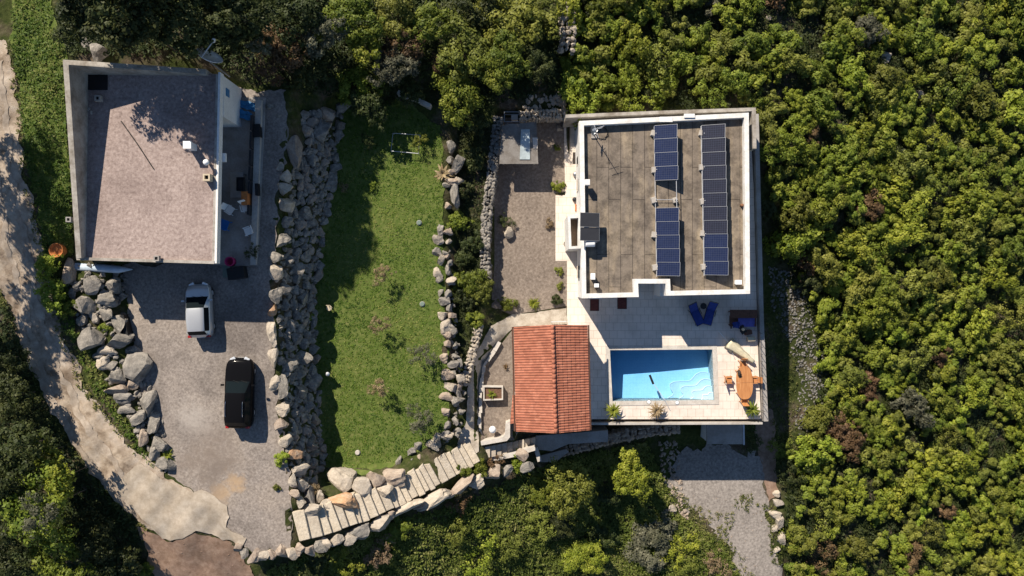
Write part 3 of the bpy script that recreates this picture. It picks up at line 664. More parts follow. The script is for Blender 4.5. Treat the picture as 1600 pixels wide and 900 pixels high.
# ================================================================ POOL TERRACE
ZB = -5.6
def pr(px, z): return [q2(P(a, b_, z)) for a, b_ in px]
pw = [(953,547),(1113,546),(1116,625),(957,627)]                # pool opening
te = thing('pool_terrace', 'cream paved pool terrace around the white house on a retaining wall', 'terrace', P(1050, 590, 0))
b = MB()
b.prism(pr([(881,183),(1150,178),(1172,178),(1178,300),(1184,540),(1113,546),(953,547),(886,548),(886,408),(868,408),(868,305),(883,305)], 0), ZB, 0)
b.prism(pr([(886,548),(953,547),(957,627),(958,655),(886,655)], 0), ZB, 0)
b.prism(pr([(1113,546),(1184,540),(1189,655),(1117,655),(1116,625)], 0), ZB, 0)
b.prism(pr([(957,627),(1116,625),(1117,655),(958,655)], 0), ZB, 0)
part(te, 'paving', b, M['pavers'])
# edge walls with coping
def wall_strip(px, w_, z0, z1, mb):
    pts = [P(a, c_, 0) for a, c_ in px]
    for a, c_ in zip(pts[:-1], pts[1:]):
        d = (c_-a).normalized(); n = Vector((-d.y, d.x, 0))*w_
        mb.prism([q2(a), q2(c_), q2(c_+n), q2(a+n)], z0, z1)
b = MB(); wall_strip([(1176,180),(1184,500),(1191,657)], .32, ZB, .42, b); part(te, 'side_wall', b, M['concrete'])
b = MB(); wall_strip([(921,660),(1190,659)], -.16, ZB, .22, b); part(te, 'edge_kerb', b, M['pale_concrete'])
b = MB()
for k_ in range(12):
    q = P(1186.2, 520+k_*11, .42).lerp(P(1187.5, 640, .42), 0); b.box((q.x+k_*.02, q.y, .75), (.03, .03, .66))
for z_ in (.7, 1.05): b.tube([P(1185.5, 515, z_), P(1189, 645, z_)], .018, 6)
part(te, 'railing', b, M['dark_metal'])
sp = thing('swimming_pool', 'rectangular blue swimming pool with curved corner steps on the terrace', 'swimming pool', P(1034, 586, 0))
i4 = pr(pw, 0); o4 = offset_poly(i4, -.34)
part(sp, 'coping', MB().ring(o4, i4, -.02, .035), M['curb'])
b = MB(); n4 = [(x, y) for x, y in i4]
dp = [-2.5, -1.6, -1.05, -1.7]
b.add([(x, y, -.02) for x, y in n4]+[(x, y, z) for (x, y), z in zip(n4, dp)], [(0, 1, 5, 4), (1, 2, 6, 5), (2, 3, 7, 6), (3, 0, 4, 7), (4, 5, 6, 7)])
part(sp, 'basin', b, M['pool_tile'])
cr = Vector(i4[2])                                            # curved corner steps
for k_, (r_, z_) in enumerate(((3.0, -1.0), (2.25, -.75), (1.5, -.5), (.8, -.28))):
    arc = [(cr.x, cr.y)]
    for s in range(15):
        a = R(90)+R(90)*s/14; f = 1+.12*math.sin(s*.9)
        arc.append((cr.x+r_*1.12*f*math.cos(a)-.0, cr.y+r_*.62*f*math.sin(a)))
    part(sp, 'step', MB().prism(arc, z_-.24, z_), M['pool_tile'])
    st = part(sp, 'step_edge', MB().tube([(x, y, z_) for x, y in arc[1:]], .034, 6), M['pool_step'])
wt = [(x, y) for x, y in offset_poly(i4, -.001)]
wt = offset_poly(i4, -.004)
kind(MB().prism(wt, [z-.03 for z in dp], -.13).build('pool_water', M['water']), 'structure')
for px, py, lab in ((1014, 628, 'small round skimmer lid beside the pool cleaning pole'), (1058, 629, 'small round skimmer lid below the pool steps')):
    t = thing('skimmer_lid', lab, 'skimmer lid', P(px, py, .035), 0, 'round pool skimmer lids')
    MB().lathe([(.02, 0), (.14, 0), (.14, .02), (.12, .03), (.02, .03)], seg=18).build('cover', M['white_plastic'], t)
    MB().lathe([(.14, 0), (.17, 0), (.17, .014), (.14, .016)], seg=18).build('ring', M['grey_metal'], t)
t = thing('pool_brush', 'long pole with a dark brush head dipping into the pool', 'pool brush', P(1047, 641, .05))
part(t, 'pole', MB().tube([P(1047, 641, .05), P(1038, 624, .3), P(1019, 596, -.1)], .025, 6), M['alu'])
part(t, 'brush_head', MB().box(P(1018, 593, -.08), (.16, .75, .12), rz=R(22)), M['black'])

# ================================================================ WHITE HOUSE
ZH = 3.3; ZT = 3.78
wh = thing('house', 'white flat-roofed house with brown roofing strips and solar panels by the pool', 'house', P(1030, 320, 0))
OUT = pr([(905,189),(1170,176),(1172,459),(1041,462),(1040,443),(997,443),(998,464),(909,466)], ZT)
INN = offset_poly(OUT, .33)
part(wh, 'parapet', MB().ring(OUT, INN, ZH-.4, ZT), M['parapet_white'])
b = MB(); b.prism(offset_poly(OUT, .30), ZH-.3, ZH); part(wh, 'roof', b, M['roof_strips'])
part(wh, 'wall', MB().prism(offset_poly(OUT, .03), 0, ZH-.38), M['white_wall'])
# stair bay on the left
BAY = pr([(887,337),(908,336),(908,388),(889,389)], ZT); BIN = offset_poly(BAY, .19)
part(wh, 'bay_parapet', MB().ring(BAY, BIN, 0, ZT-.03), M['parapet_white'])
part(wh, 'bay_floor', MB().prism(offset_poly(BAY, .17), 1.5, 2.7), M['floor_tan'])
part(wh, 'parapet_gap', MB().box(P(1041, 186.5, ZT+.03), (.9, .36, .07)), M['white_wall'])
part(wh, 'roof_gutter', MB().box(P(1077, 181, ZT+.02), (.75, .28, .16)), M['white_wall'])
nx = P(1036, 452, 2.2); part(wh, 'notch_cabinet', MB().box((nx.x, nx.y, 1.2), (.5, 1.0, 2.4)), M['white_wall'])
fy = OUT[6][1]
def opening(nm, px, w_, z0, z1, y_):
    c = P(px, 0, 1.5); o = part(wh, nm, MB().box((c.x, y_+.02, (z0+z1)/2), (w_, .12, z1-z0)), M['window_glass']); f = MB()
    f.ring([(0, 0), (w_+.16, 0), (w_+.16, z1-z0+.1), (0, z1-z0+.1)], [(.08, .05), (w_+.08, .05), (w_+.08, z1-z0+.05), (.08, z1-z0+.05)], 0, .14)
    fr = f.build('frame', M['alu'], o); fr.data.transform(Matrix.Translation((c.x-w_/2-.08-wh.location.x, y_+.07-wh.location.y, z0-.05-wh.location.z)) @ Matrix.Rotation(R(90), 4, 'X')); return o
opening('door', 928, .9, .02, 2.2, OUT[7][1]-.0); opening('door', 972, 1.0, .02, 2.2, OUT[6][1]+.05)
opening('window', 1085, 1.8, .3, 2.2, OUT[2][1]-.06); opening('window', 1140, 1.4, .9, 2.2, OUT[2][1]+.02)
for yy in (250, 290, 425):
    c = P(909, yy, 1.5); part(wh, 'window', MB().box((P(907, yy, ZT).x+.02, P(0, yy, 1.6).y, 1.6), (.1, .9, 1.1)), M['window_glass'])
# wall behind the house
bw = thing('retaining_wall', 'brownish concrete wall along the top of the white house', 'wall', P(1030, 176, 2))
z_ = 3.3
b = MB().prism(pr([(884,184),(884,179),(1030,173),(1175,168),(1181,168),(1182,232),(1177,232),(1175,173.5),(1030,178)], z_), -2, z_); part(bw, 'wall', b, M['old_wall'])
part(bw, 'coping', MB().prism(pr([(883,187),(884,181),(905,181),(905,188)], .8), .0, .8), M['white_wall'])

# roof equipment -------------------------------------------------
def solar_proto(mat, lab, grp):
    t = thing('solar_module', lab, 'solar panel', (0, 0, 0), 0, grp)
    g = MB().box((0, 0, 0), (1.622, .952, .02)).build('cells', mat, t); g.location = (0, 0, .012)
    f = MB().ring([(-.83, -.495), (.83, -.495), (.83, .495), (-.83, .495)], [(-.812, -.477), (.812, -.477), (.812, .477), (-.812, .477)], -.02, .028)
    f.build('frame', M['panel_frame'], t); return t
TILT = R(23)
def panel_at(t, px, py, z):
    c = P(px, py, z); t.location = c; t.rotation_euler = (0, -TILT, R(-1.2))
row1 = [(1040+i*.45*1, 205.8+i*21.6) for i in range(4)]+[(1042.5+i*.5, 335.5+i*21.2) for i in range(5)]
row2 = [(1114.5+i*.5, 205.5+i*21.35) for i in range(11)]
g1, g2 = 'blue solar panels in the left row on the white house', 'solar panels in the right row on the white house'
p1_ = solar_proto(M['solar_blue'], 'blue solar panel', g1); p2_ = solar_proto(M['solar_dark'], 'dark solar panel', g2)
pos = ['topmost', 'second', 'third', 'fourth']; pos5 = ['topmost', 'second', 'middle', 'fourth', 'bottom']
nth = ['topmost', 'second', 'third', 'fourth', 'fifth', 'sixth', 'seventh', 'eighth', 'ninth', 'tenth', 'bottom']
for i, (px, py) in enumerate(row1):
    t = p1_ if i == 0 else clone(p1_, (0, 0, 0))
    t['label'] = ('%s panel of the upper blue four, left solar row' % pos[i]) if i < 4 else ('%s panel of the lower blue five, left solar row' % pos5[i-4])
    panel_at(t, px, py, 3.86)
first_blue = None
for i, (px, py) in enumerate(row2):
    if i < 8: t = p2_ if i == 0 else clone(p2_, (0, 0, 0))
    else:
        t = clone(p1_, (0, 0, 0), group=g2)
    t['label'] = '%s %s panel from the top in the right solar row' % ('dark' if i < 8 else 'blue', nth[i]) if 0 < i < 10 else ('%s panel at the %s end of the right solar row' % ('dark' if i < 8 else 'blue', 'top' if i == 0 else 'bottom'))
    t['group'] = g2; panel_at(t, px, py, 3.86)
for (x0, y0, x1, y1, lab) in ((1040, 194, 1044, 432, 'metal rack under the left solar row with an open gap'), (1114, 194, 1119, 431, 'metal rack under the right unbroken solar row')):
    rk = thing('mounting_rack', lab, 'rack', P((x0+x1)/2, (y0+y1)/2, ZH))
    for dx, dz in ((-.70, -.30), (.70, .28)):
        a, c_ = P(x0, y0, 4.08), P(x1, y1, 4.08)
        part(rk, 'rail', MB().tube([(a.x+dx, a.y, 3.78+dz), (c_.x+dx, c_.y, 3.78+dz)], .025, 6), M['alu'])
    for k_ in range(5):
        f = (k_+.08)/4.25; a = P(lerp(x0, x1, f), lerp(y0, y1, f), 4.1)
        part(rk, 'strut', MB().tube([(a.x+.70, a.y, 4.06), (a.x+.70, a.y, ZH)], .03, 6), M['alu'])
        part(rk, 'brace', MB().tube([(a.x-.70, a.y, 3.48), (a.x-.55, a.y, ZH+.2), (a.x+.70, a.y, 3.5)], .02, 6), M['alu'])
def ballast(px, py, k_, row, lab, s=1.0):
    t = thing('ballast_block', lab, 'concrete block', P(px, py, ZH), R(8*((k_*7) % 5-2)), 'concrete ballast blocks under the solar rows')
    MB().box((0, 0, .14*s), (.42*s, .46*s, .28*s), taper=.85).build('block', M['pale_concrete'], t, bevel=.02)
    MB().box((.12, 0, .30), (.05, .05, .12)).build('anchor', M['alu'], t); return t
for k_, (px, py) in enumerate(((1021,209),(1022,266),(1021,313),(1022,367),(1023,418))): ballast(px, py, k_, 0, '%s white ballast block left of the left solar row' % pos5[k_])
for k_, (px, py) in enumerate(((1096,209),(1096,262),(1097,315),(1098,365),(1099,417))): ballast(px, py, k_, 1, '%s white ballast block left of the right solar row' % pos5[k_])
ballast(1054, 313, 2, 0, 'white ballast block in the gap of the left solar row', .9)
# thermal collectors and tank by the stair bay
for i, (y0, y1) in enumerate(((333, 354.5), (356, 376))):
    t = thing('solar_collector', ('upper' if i == 0 else 'lower')+' plain dark collector panel beside the stair bay', 'solar collector', P(921.5, (y0+y1)/2, 4.3), 0, 'plain dark collector panels')
    t.rotation_euler = (R(-4), R(4), R(-1.5)); hy = (y1-y0)/2*(H-4.3)/F; hx = 14.7*(H-4.3)/F
    MB().box((0, 0, 0), (2*hx, 2*hy, .09)).build('panel', M['collector'], t); 
    MB().ring([(-hx-.02, -hy-.02), (hx+.02, -hy-.02), (hx+.02, hy+.02), (-hx-.02, hy+.02)], [(-hx, -hy), (hx, -hy), (hx, hy), (-hx, hy)], -.06, .055).build('frame', M['grey_metal'], t)
    for sx in (-1, 1): MB().tube([(sx*hx*.85, 0, -.05), (sx*hx*.85, 0, -.98)], .025, 6).build('leg', M['alu'], t)
t = thing('water_tank', 'white boiler on a stand below the dark collector panels', 'water tank', P(920.5, 381.5, ZH))
o = MB().lathe([(.02, -.35), (.22, -.33), (.24, -.25), (.24, .25), (.22, .33), (.02, .35)], seg=18).build('tank', M['white_plastic'], t, True); o.data.transform(Matrix.Translation((0, 0, .75)) @ Matrix.Rotation(R(90), 4, 'Y'))
for sx in (-1, 1): MB().box((sx*.25, 0, .26), (.05, .4, .52)).build('stand', M['grey_metal'], t)
MB().tube([(.3, .1, .7), (.5, .12, .5), (.5, .12, 0)], .03, 6).build('pipe', M['alu'], t)
# antenna mast
t = thing('antenna', 'thin aerial mast with crossbars at the upper left of the brown roof', 'antenna', P(928, 212, ZH))
MB().tube([(0, 0, 0), (0, 0, 2.7)], [.035, .02], 6).build('mast', M['grey_metal'], t)
b = MB()
for z_, l_, a_ in ((2.6, .42, .3), (2.2, .36, .3), (1.5, .5, 1.9), (1.0, .25, .8)): b.tube([(-l_*math.cos(a_), -l_*math.sin(a_), z_), (l_*math.cos(a_), l_*math.sin(a_), z_)], .016, 5)
b.build('crossbars', M['alu'], t)
o = MB().lathe([(.05, 0), (.3, .05), (.36, .09), (.3, .06), (.05, .012)], seg=18).build('dish', M['grey_metal'], t, True); o.data.transform(Matrix.Translation((-.22, .1, 1.1)) @ Matrix.Rotation(R(50), 4, 'Y'))
b = MB().box((0, 0, .05), (.4, .4, .1)); b.build('foot', M['concrete'], t)
ring = [(.42*math.cos(2*math.pi*k_/24), .42*math.sin(2*math.pi*k_/24), .04+.03*(k_ % 3)) for k_ in range(25)]
t = tag(MB().tube(ring, .03, 6).build('cable_coil', M['black']), 'black coil of cable lying beside the aerial mast', 'cable'); t.location = P(940, 208, ZH)
def rbox(px, py, lab, z=ZH, s=(.34, .34, .5), m='white_wall', nm='roof_vent', cat='vent', cap=True):
    t = thing(nm, lab, cat, P(px, py, z)); MB().box((0, 0, s[2]/2), s).build('body', M[m], t, bevel=.015)
    if cap: MB().box((0, 0, s[2]+.03), (s[0]*1.25, s[1]*1.25, .05)).build('cap', M['white_paint'], t)
    return t
rbox(925, 432, 'white square vent near the lower left corner of the brown roof', s=(.26, .36, .55))
t = rbox(931, 446, 'small tan vent between the white square vent and the roof corner', s=(.26, .22, .4), m='cream_box')
rbox(1151, 441, 'white box at the lower right corner of the brown roof', s=(.36, .26, .42))
rbox(917, 286, 'white block on the left parapet above the orange pot', ZT, (.34, .4, .5), cap=False, nm='junction_box', cat='box')
t = tag(MB().lathe([(.03, 0), (.1, 0), (.1, .3), (.03, .32)], seg=12).build('pipe_stub', M['rust_metal']), 'small pipe stub near the right parapet of the brown roof', 'pipe'); t.location = P(1158, 321, ZH)
# terrace strip left of the house
def doormat(px, py, sx, sy, m, lab):
    t = thing('doormat', lab, 'doormat', P(px, py, .004)); MB().box((0, 0, .012), (sx, sy, .024)).build('pile', M[m], t); MB().ring([(-sx/2-.03, -sy/2-.03), (sx/2+.03, -sy/2-.03), (sx/2+.03, sy/2+.03), (-sx/2-.03, sy/2+.03)], [(-sx/2, -sy/2), (sx/2, -sy/2), (sx/2, sy/2), (-sx/2, sy/2)], 0, .016).build('rim', M['rubber'], t)
doormat(900.5, 247, .48, .82, 'mat_dark', 'dark doormat on the sunlit walk left of the white house')
doormat(929, 475, .62, 1.0, 'mat_brown', 'reddish doormat by the left corner of the shaded house front')
doormat(972, 473, .66, .9, 'mat_brown', 'reddish doormat right of the other one by the house front')
t = thing('flower_pot', 'square orange planter on the walk above the stair bay', 'planter', P(903, 325, 0))
MB().ring([(-.22, -.24), (.22, -.24), (.22, .24), (-.22, .24)], [(-.18, -.2), (.18, -.2), (.18, .2), (-.18, .2)], 0, .45).build('pot', M['orange'], t); MB().box((0, 0, .2), (.35, .39, .4)).build('soil', M['orange'], t)
t = tag(MB().lathe([(.1, 0), (.17, .05), (.17, .25), (.1, .3)], seg=14).build('pot', M['dark_metal'], smooth=True), 'small dark round pot on the walk above the orange planter', 'pot'); t.location = P(897.5, 312, 0)
t = tag(MB().lathe([(.12, 0), (.2, .06), (.2, .3), (.14, .36)], seg=14).build('pot', M['grey_metal'], smooth=True), 'pale grey round pot on the walk below the dark doormat', 'pot'); t.location = P(899, 273, 0)
hp = [(.18*math.cos(a)+.02*a, .14*math.sin(a)-.06*a, .03) for a in [x*.4 for x in range(18)]]
t = tag(MB().tube(hp, .022, 5).build('hose', M['black']), 'black coiled hose on the walk left of the stair bay', 'hose'); t.location = P(883.5, 378, 0)
b = MB().tube([P(912, 262, 3.2), P(907, 290, 3.2), P(906, 318, 3.2)], .02, 5); tag(b.build('wall_cable', M['black']), 'dark cable running along the left wall of the white house', 'cable')

# furniture on the terrace ------------------------------------------
def lounger(px, py, rz, lab):
    t = thing('sun_lounger', lab, 'sun lounger', P(px, py, 0), rz, 'blue sun loungers')
    MB().box((0, -.25, .33), (.62, 1.15, .04)).build('seat', M['blue_fabric'], t, bevel=.01)
    o = MB().box((0, .36, 0), (.62, .74, .04)).build('backrest', M['blue_fabric'], t, bevel=.01); o.data.transform(Matrix.Translation((0, .30, .34)) @ Matrix.Rotation(R(38), 4, 'X'))
    b = MB()
    for s in (-1, 1): b.tube([(s*.33, -.85, .31), (s*.33, .32, .34), (s*.33, .92, .82)], .022, 6)
    b.tube([(-.33, -.85, .31), (.33, -.85, .31)], .022, 6); b.tube([(-.33, .92, .82), (.33, .92, .82)], .022, 6); b.build('frame', M['black'], t)
    for s in (-1, 1):
        MB().tube([(s*.33, -.6, .3), (s*.36, -.78, 0)], .02, 6).build('leg', M['black'], t); MB().tube([(s*.33, .3, .32), (s*.36, .55, 0)], .02, 6).build('leg', M['black'], t)
        MB().box((s*.37, .12, .52), (.05, .5, .03)).build('armrest', M['black'], t)
lounger(1086, 491, R(26), 'left one of the two blue loungers set in a V in the shade')
lounger(1107, 490, R(-14), 'right one of the two blue loungers set in a V in the shade')
t = thing('side_table', 'small dark table between the two blue loungers', 'table', P(1097, 478, 0))
MB().lathe([(.02, .4), (.24, .4), (.24, .43), (.02, .43)], seg=16).build('tabletop', M['dark_metal'], t)
for k_ in range(3): MB().tube([(.15*math.cos(k_*2.1), .15*math.sin(k_*2.1), .4), (.22*math.cos(k_*2.1), .22*math.sin(k_*2.1), 0)], .015, 5).build('leg', M['dark_metal'], t)
t = thing('garden_sofa', 'brown wooden bench with a violet cushion by the right wall', 'bench', P(1157, 494, 0))
MB().box((0, .2, .75), (2.05, .62, .06)).build('backrest', M['brown_wood'], t)
MB().box((0, -.35, .36), (1.9, .8, .08)).build('seat', M['brown_wood'], t)
MB().box((.35, -.42, .46), (1.35, .74, .12)).build('cushion', M['violet_fabric'], t, bevel=.03)
MB().box((-.88, -.45, .55), (.12, .95, .06)).build('armrest', M['brown_wood'], t); MB().box((.98, -.35, .55), (.1, .8, .06)).build('armrest', M['brown_wood'], t)
for sx in (-.9, .9):
    for sy in (-.65, .35): MB().box((sx, sy, .34), (.08, .08, .68 if sy > 0 else .6)).build('leg', M['brown_wood'], t)
def cloth(px, py, z, sx, sy, m, lab, nm, seed, rz=0):
    rg = random.Random(seed); n = 9; b = MB(); vv = []
    for i in range(n+1):
        for j in range(n+1):
            u, v = j/n-.5, i/n-.5; k_ = max(0, 1-2.2*math.hypot(u, v)); vv.append((u*sx+rg.uniform(-.05, .05), v*sy+rg.uniform(-.05, .05), .02+k_*.16+rg.uniform(0, .06)))
    b.add(vv, [(i*(n+1)+j, i*(n+1)+j+1, (i+1)*(n+1)+j+1, (i+1)*(n+1)+j) for i in range(n) for j in range(n)])
    t = tag(b.build(nm, M[m], smooth=True), lab, 'cloth'); t.location = P(px, py, z); t.rotation_euler[2] = rz; return t
cloth(1150, 508, .54, .5, .45, 'blue_fabric', 'crumpled blue towel on the violet bench cushion', 'towel', 3)
t = cloth(1160, 515, .56, .42, .6, 'black', 'crumpled black bag on the end of the bench', 'bag', 4, .5); t['category'] = 'bag'
t = tag(MB().lathe([(.02, 0), (.11, .04), (.12, .14), (.02, .2)], seg=12).build('ball', M['cream_box'], smooth=True), 'small pale round object on the black bag', 'ball'); t.location = P(1160.5, 514.5, .74)
t = thing('wooden_box', 'cream wooden box standing by the right terrace wall', 'box', P(1172, 529, 0), .05)
MB().ring([(-.28, -.17), (.28, -.17), (.28, .17), (-.28, .17)], [(-.24, -.13), (.24, -.13), (.24, .13), (-.24, .13)], 0, .4).build('sides', M['cream_box'], t); MB().box((0, 0, .17), (.48, .26, .32)).build('inside', M['cream'], t)
t = tag(MB().box((0, 0, .25), (.5, .35, .5), rz=.2).build('cool_box', M['brown_wood'], bevel=.03), 'brown box between the bench and the cream box', 'box'); t.location = P(1167, 519, 0)
# closed parasol lying on the paving
t = thing('parasol', 'folded cream parasol lying across the terrace corner', 'parasol', P(1150, 546, 0))
a0_, a1_, a2_ = P(1123, 517, .12), P(1140, 537, .2), P(1180, 567, .35)
part(t, 'pole', MB().tube([a0_, a1_, a2_], .03, 8), M['alu'])
def fold(p, q, rs, seed, seg=14):
    rg = random.Random(seed); n = 12; b = MB(); d = (q-p).normalized(); sx = Vector((-d.y, d.x, 0)).normalized(); vv = []
    for i in range(n+1):
        f = i/n; c = p.lerp(q, f); r_ = rs[0]*(1-f)+rs[1]*f
        for k_ in range(seg):
            a = 2*math.pi*k_/seg; rr = r_*(1+.28*math.cos(a*5+i*.1)+rg.uniform(-.1, .1)); vv.append(c+sx*rr*math.cos(a)*1.2+Vector((0, 0, max(-c.z+.02, rr*math.sin(a)*.8))))
    b.add(vv, [(i*seg+k_, i*seg+(k_+1) % seg, (i+1)*seg+(k_+1) % seg, (i+1)*seg+k_) for i in range(n) for k_ in range(seg)]+[tuple(range(seg)), tuple(range(n*seg, n*seg+seg))]); return b
part(t, 'canopy', fold(P(1138, 536, .22), P(1178, 566, .3), (.34, .10), 5), M['cream'], True)
part(t, 'flap', fold(P(1141, 541, .15), P(1145, 549, .1), (.22, .16), 6), M['cream'], True)
part(t, 'crank', MB().tube([P(1143, 548, .12), P(1148, 560, .1)], .025, 6), M['alu'])
# oval table and chairs
t = thing('dining_table', 'oval orange-brown wooden table near the right end of the pool', 'table', P(1158.5, 596, 0), R(2))
hx, hy = .63, 1.25; ol = []
for k_ in range(40):
    a = 2*math.pi*k_/40; cx_ = math.cos(a); sy_ = math.sin(a); ol.append((hx*math.copysign(abs(cx_)**.75, cx_), hy*math.copysign(abs(sy_)**.8, sy_)))
for s in (-1, 1):
    half = [p for p in ol if p[1]*s >= -1e-6]; half = sorted(half, key=lambda p: math.atan2(p[1]-s*.3, p[0])); MB().prism([(x, y+s*.008) for x, y in half], .71, .75).build('tabletop', M['table_wood'], t)
for sx in (-1, 1):
    for sy in (-1, 1): MB().tube([(sx*.4, sy*.8, .71), (sx*.44, sy*.86, 0)], .035, 6).build('leg', M['table_wood'], t)
t = cloth(1155, 584, .755, .25, .5, 'mat_dark', 'small dark garment left on the oval table', 'garment', 8, .35)
wc = None
for k_, (px, py, rz, lab) in enumerate(((1136,592,R(90),'wooden chair pulled out left of the oval table'),(1158,568,R(0),'wooden chair tucked in at the upper end of the oval table'),(1175,592,R(-90),'wooden chair between the oval table and the right wall'),(1160,622,R(180),'wooden chair tucked in at the lower end of the oval table'))):
    if wc is None: wc = chair_proto(M['table_wood'], 'wooden_chair', lab, group='wooden chairs round the oval table'); wc.location = P(px, py, 0); wc.rotation_euler[2] = rz
    else: clone(wc, P(px, py, 0), rz, None, lab)

# annex under the terrace edge
an = thing('annex', 'small flat grey roof jutting out below the pool terrace', 'outbuilding', P(1133, 668, -3))
zA = -2.6
o = part(an, 'roof', MB().prism(pr([(1104,650),(1160,650),(1161,694),(1104.5,694)], zA), zA-.18, zA), M['concrete'])
part(an, 'wall', MB().prism(pr([(1106,650),(1158,650),(1159,691),(1106,691)], zA), ZB, zA-.18), M['white_wall'])
part(an, 'door', MB().box((P(1132, 692, zA).x, P(0, 691, zA).y-.02, -4.3), (1.4, .08, 2.1)), M['dark_metal'])
part(an, 'gutter', MB().prism(pr([(1160.5,650),(1163,650),(1163.5,695),(1161.5,695)], zA), zA-.15, zA+.03), M['alu'])

# ================================================================ TILED SHED
def slope_tiles(A0, A1, B0, B1, n_b, n_c):
    """barrel tiles on a slope: A0-A1 ridge line, B0-B1 eave line"""
    seg = 8; ny = n_b*seg; b = MB(); vv = []; rows = []
    for c in range(n_c):
        for (f, lift) in ((c/n_c, .0), ((c+1)/n_c-.001, .045)): rows.append((f, lift))
    up = Vector((0, 0, 1))
    for f, lift in rows:
        for j in range(ny+1):
            u = j/ny; p = A0.lerp(A1, u).lerp(B0.lerp(B1, u), f); ph = (j % seg)/seg
            bar = math.sqrt(max(0, 1-((ph-.32)/.32)**2)) if ph <= .64 else -.35*math.sin((ph-.64)/.36*math.pi)
            rg = ((j//seg)*31+int(f*n_c+.001)*17) % 13/13-.5
            vv.append(p+up*(bar*.03+lift*.6+rg*.02))
    W_ = ny+1
    return b.add(vv, [(i*W_+j, i*W_+j+1, (i+1)*W_+j+1, (i+1)*W_+j) for i in range(len(rows)-1) for j in range(ny)])
sd = thing('shed', 'gabled shed with an orange terracotta tile roof left of the pool', 'shed', P(862, 590, 0.1))
ze, zr = 2.75, 3.8
R0, R1 = P(863, 507.5, zr), P(868.5, 677, zr); EL0, EL1 = P(802.5, 511, ze), P(806, 674, ze); ER0, ER1 = P(918, 508, ze), P(921.5, 672, ze)
part(sd, 'roof_slope', slope_tiles(R0, R1, EL0, EL1, 40, 8), M['tile'], False)
part(sd, 'roof_slope', slope_tiles(R0, R1, ER0, ER1, 40, 8), M['tile'], False)
b = MB()
for k_ in range(22):
    u, v = R0.lerp(R1, k_/22), R0.lerp(R1, (k_+1.12)/22) if k_ < 21 else R1; b.tube([u+Vector((0, 0, .07)), v+Vector((0, 0, .055))], [.14, .115], 10)
part(sd, 'ridge_cap', b, M['tile'], True)
z2 = ze-.1; il = .25
wa = [Vector((EL0.x+il, EL0.y-il, 0)), Vector((ER0.x-il, ER0.y-il, 0)), Vector((ER1.x-il, ER1.y+il, 0)), Vector((EL1.x+il, EL1.y+il, 0))]
part(sd, 'wall', MB().prism([q2(v) for v in wa], -1.4, z2), M['white_wall'])
b = MB()
for y_, e_ in ((wa[0].y, R0), (wa[2].y, R1)):
    s = .2 if y_ > wa[2].y+.1 else -.2
    b.add([(wa[0].x, y_-.0, z2), (wa[1].x, y_, z2), (e_.x, y_, zr-.12), (wa[0].x, y_-s, z2), (wa[1].x, y_-s, z2), (e_.x, y_-s, zr-.12)], [(0, 1, 2), (3, 4, 5), (0, 2, 5, 3), (1, 2, 5, 4)])
part(sd, 'gable', b, M['white_wall'])
part(sd, 'door', MB().box((wa[1].x+.01, (wa[1].y+wa[2].y)/2, 1.05), (.1, 1.1, 2.0)), M['brown_wood'])
part(sd, 'gutter', MB().tube([ER0+Vector((.08, 0, -.08)), ER1+Vector((.08, 0, -.08))], .06, 8), M['brown_wood'])
part(sd, 'gutter', MB().tube([EL0+Vector((-.08, 0, -.08)), EL1+Vector((-.08, 0, -.08))], .06, 8), M['brown_wood'])
t = thing('lean_to_roof', 'narrow strip of red tiles below the left eave of the shed', 'roof', P(802, 640, 1.0))
a_, b_, c_, d_ = P(806, 617, 1.7), P(806, 661, 1.7), P(801, 617, 1.5), P(797, 662, 1.5)
part(t, 'tiles', slope_tiles(a_, b_, c_, d_, 8, 1), M['tile'], True); part(t, 'wall', MB().prism([(c_.x+.04, c_.y), (a_.x, a_.y), (b_.x, b_.y), (d_.x+.04, d_.y)], 0, 1.42), M['curb'])
# railing ornament, low walls by the shed
t = thing('bed_wall', 'pale concrete wall at the lower end of the shed gravel bed', 'wall', P(790, 680, 0))
b = MB(); z_ = .95
b.prism(pr([(751,690),(752,696),(792,689),(797,683),(797,658),(790,661),(789,679),(786,683)], z_), -1.2, z_); part(t, 'wall', b, M['curb'])
t = thing('bed_kerb', 'ragged pale kerb between the garden path and the shed gravel bed', 'kerb', P(750, 610, 0))
rg = random.Random(3); kp = poly_resample([P(x, y, .2) for x, y in ((750,692),(750,655),(750,625),(752,600),(756,572),(772,548),(780,534))], .45); b = MB()
for u, v in zip(kp[:-1], kp[1:]):
    m_ = (u+v)/2; d = v-u; b.box((m_.x+rg.uniform(-.05, .05), m_.y, .12), (.2+rg.uniform(-.03, .12), d.length*.97, .34), rz=math.atan2(d.y, d.x)-R(90))
part(t, 'stones', b, M['curb'])
t = thing('raised_bed', 'pale rimmed planting box of brown soil beside the shed', 'planter', P(770, 614, .1))
o4 = pr([(755,603),(786,603.5),(786,625),(755,626)], .55); part(t, 'rim', MB().ring(o4, offset_poly(o4, .1), 0, .55), M['curb']); part(t, 'soil', MB().prism(offset_poly(o4, .095), 0, .42), M['soil'])
t = thing('garden_lamp', 'round white globe lamp standing in the shed gravel bed', 'lamp', P(770, 669, .1))
MB().lathe([(.1, 0), (.1, .04), (.04, .06), (.04, .34)], seg=12).build('post', M['dark_metal'], t); MB().lathe([(.08, .30), (.2, .36), (.27, .5), (.28, .6), (.23, .76), (.12, .85), (.02, .87)], seg=20).build('globe', M['white_plastic'], t, True)
t = thing('railing', 'thin pale railing above the top eave of the shed', 'railing', P(872, 503, 0))
b = MB()
for x_ in range(861, 886, 4): b.tube([P(x_, 503, .05), P(x_, 503, .9)], .02, 5)
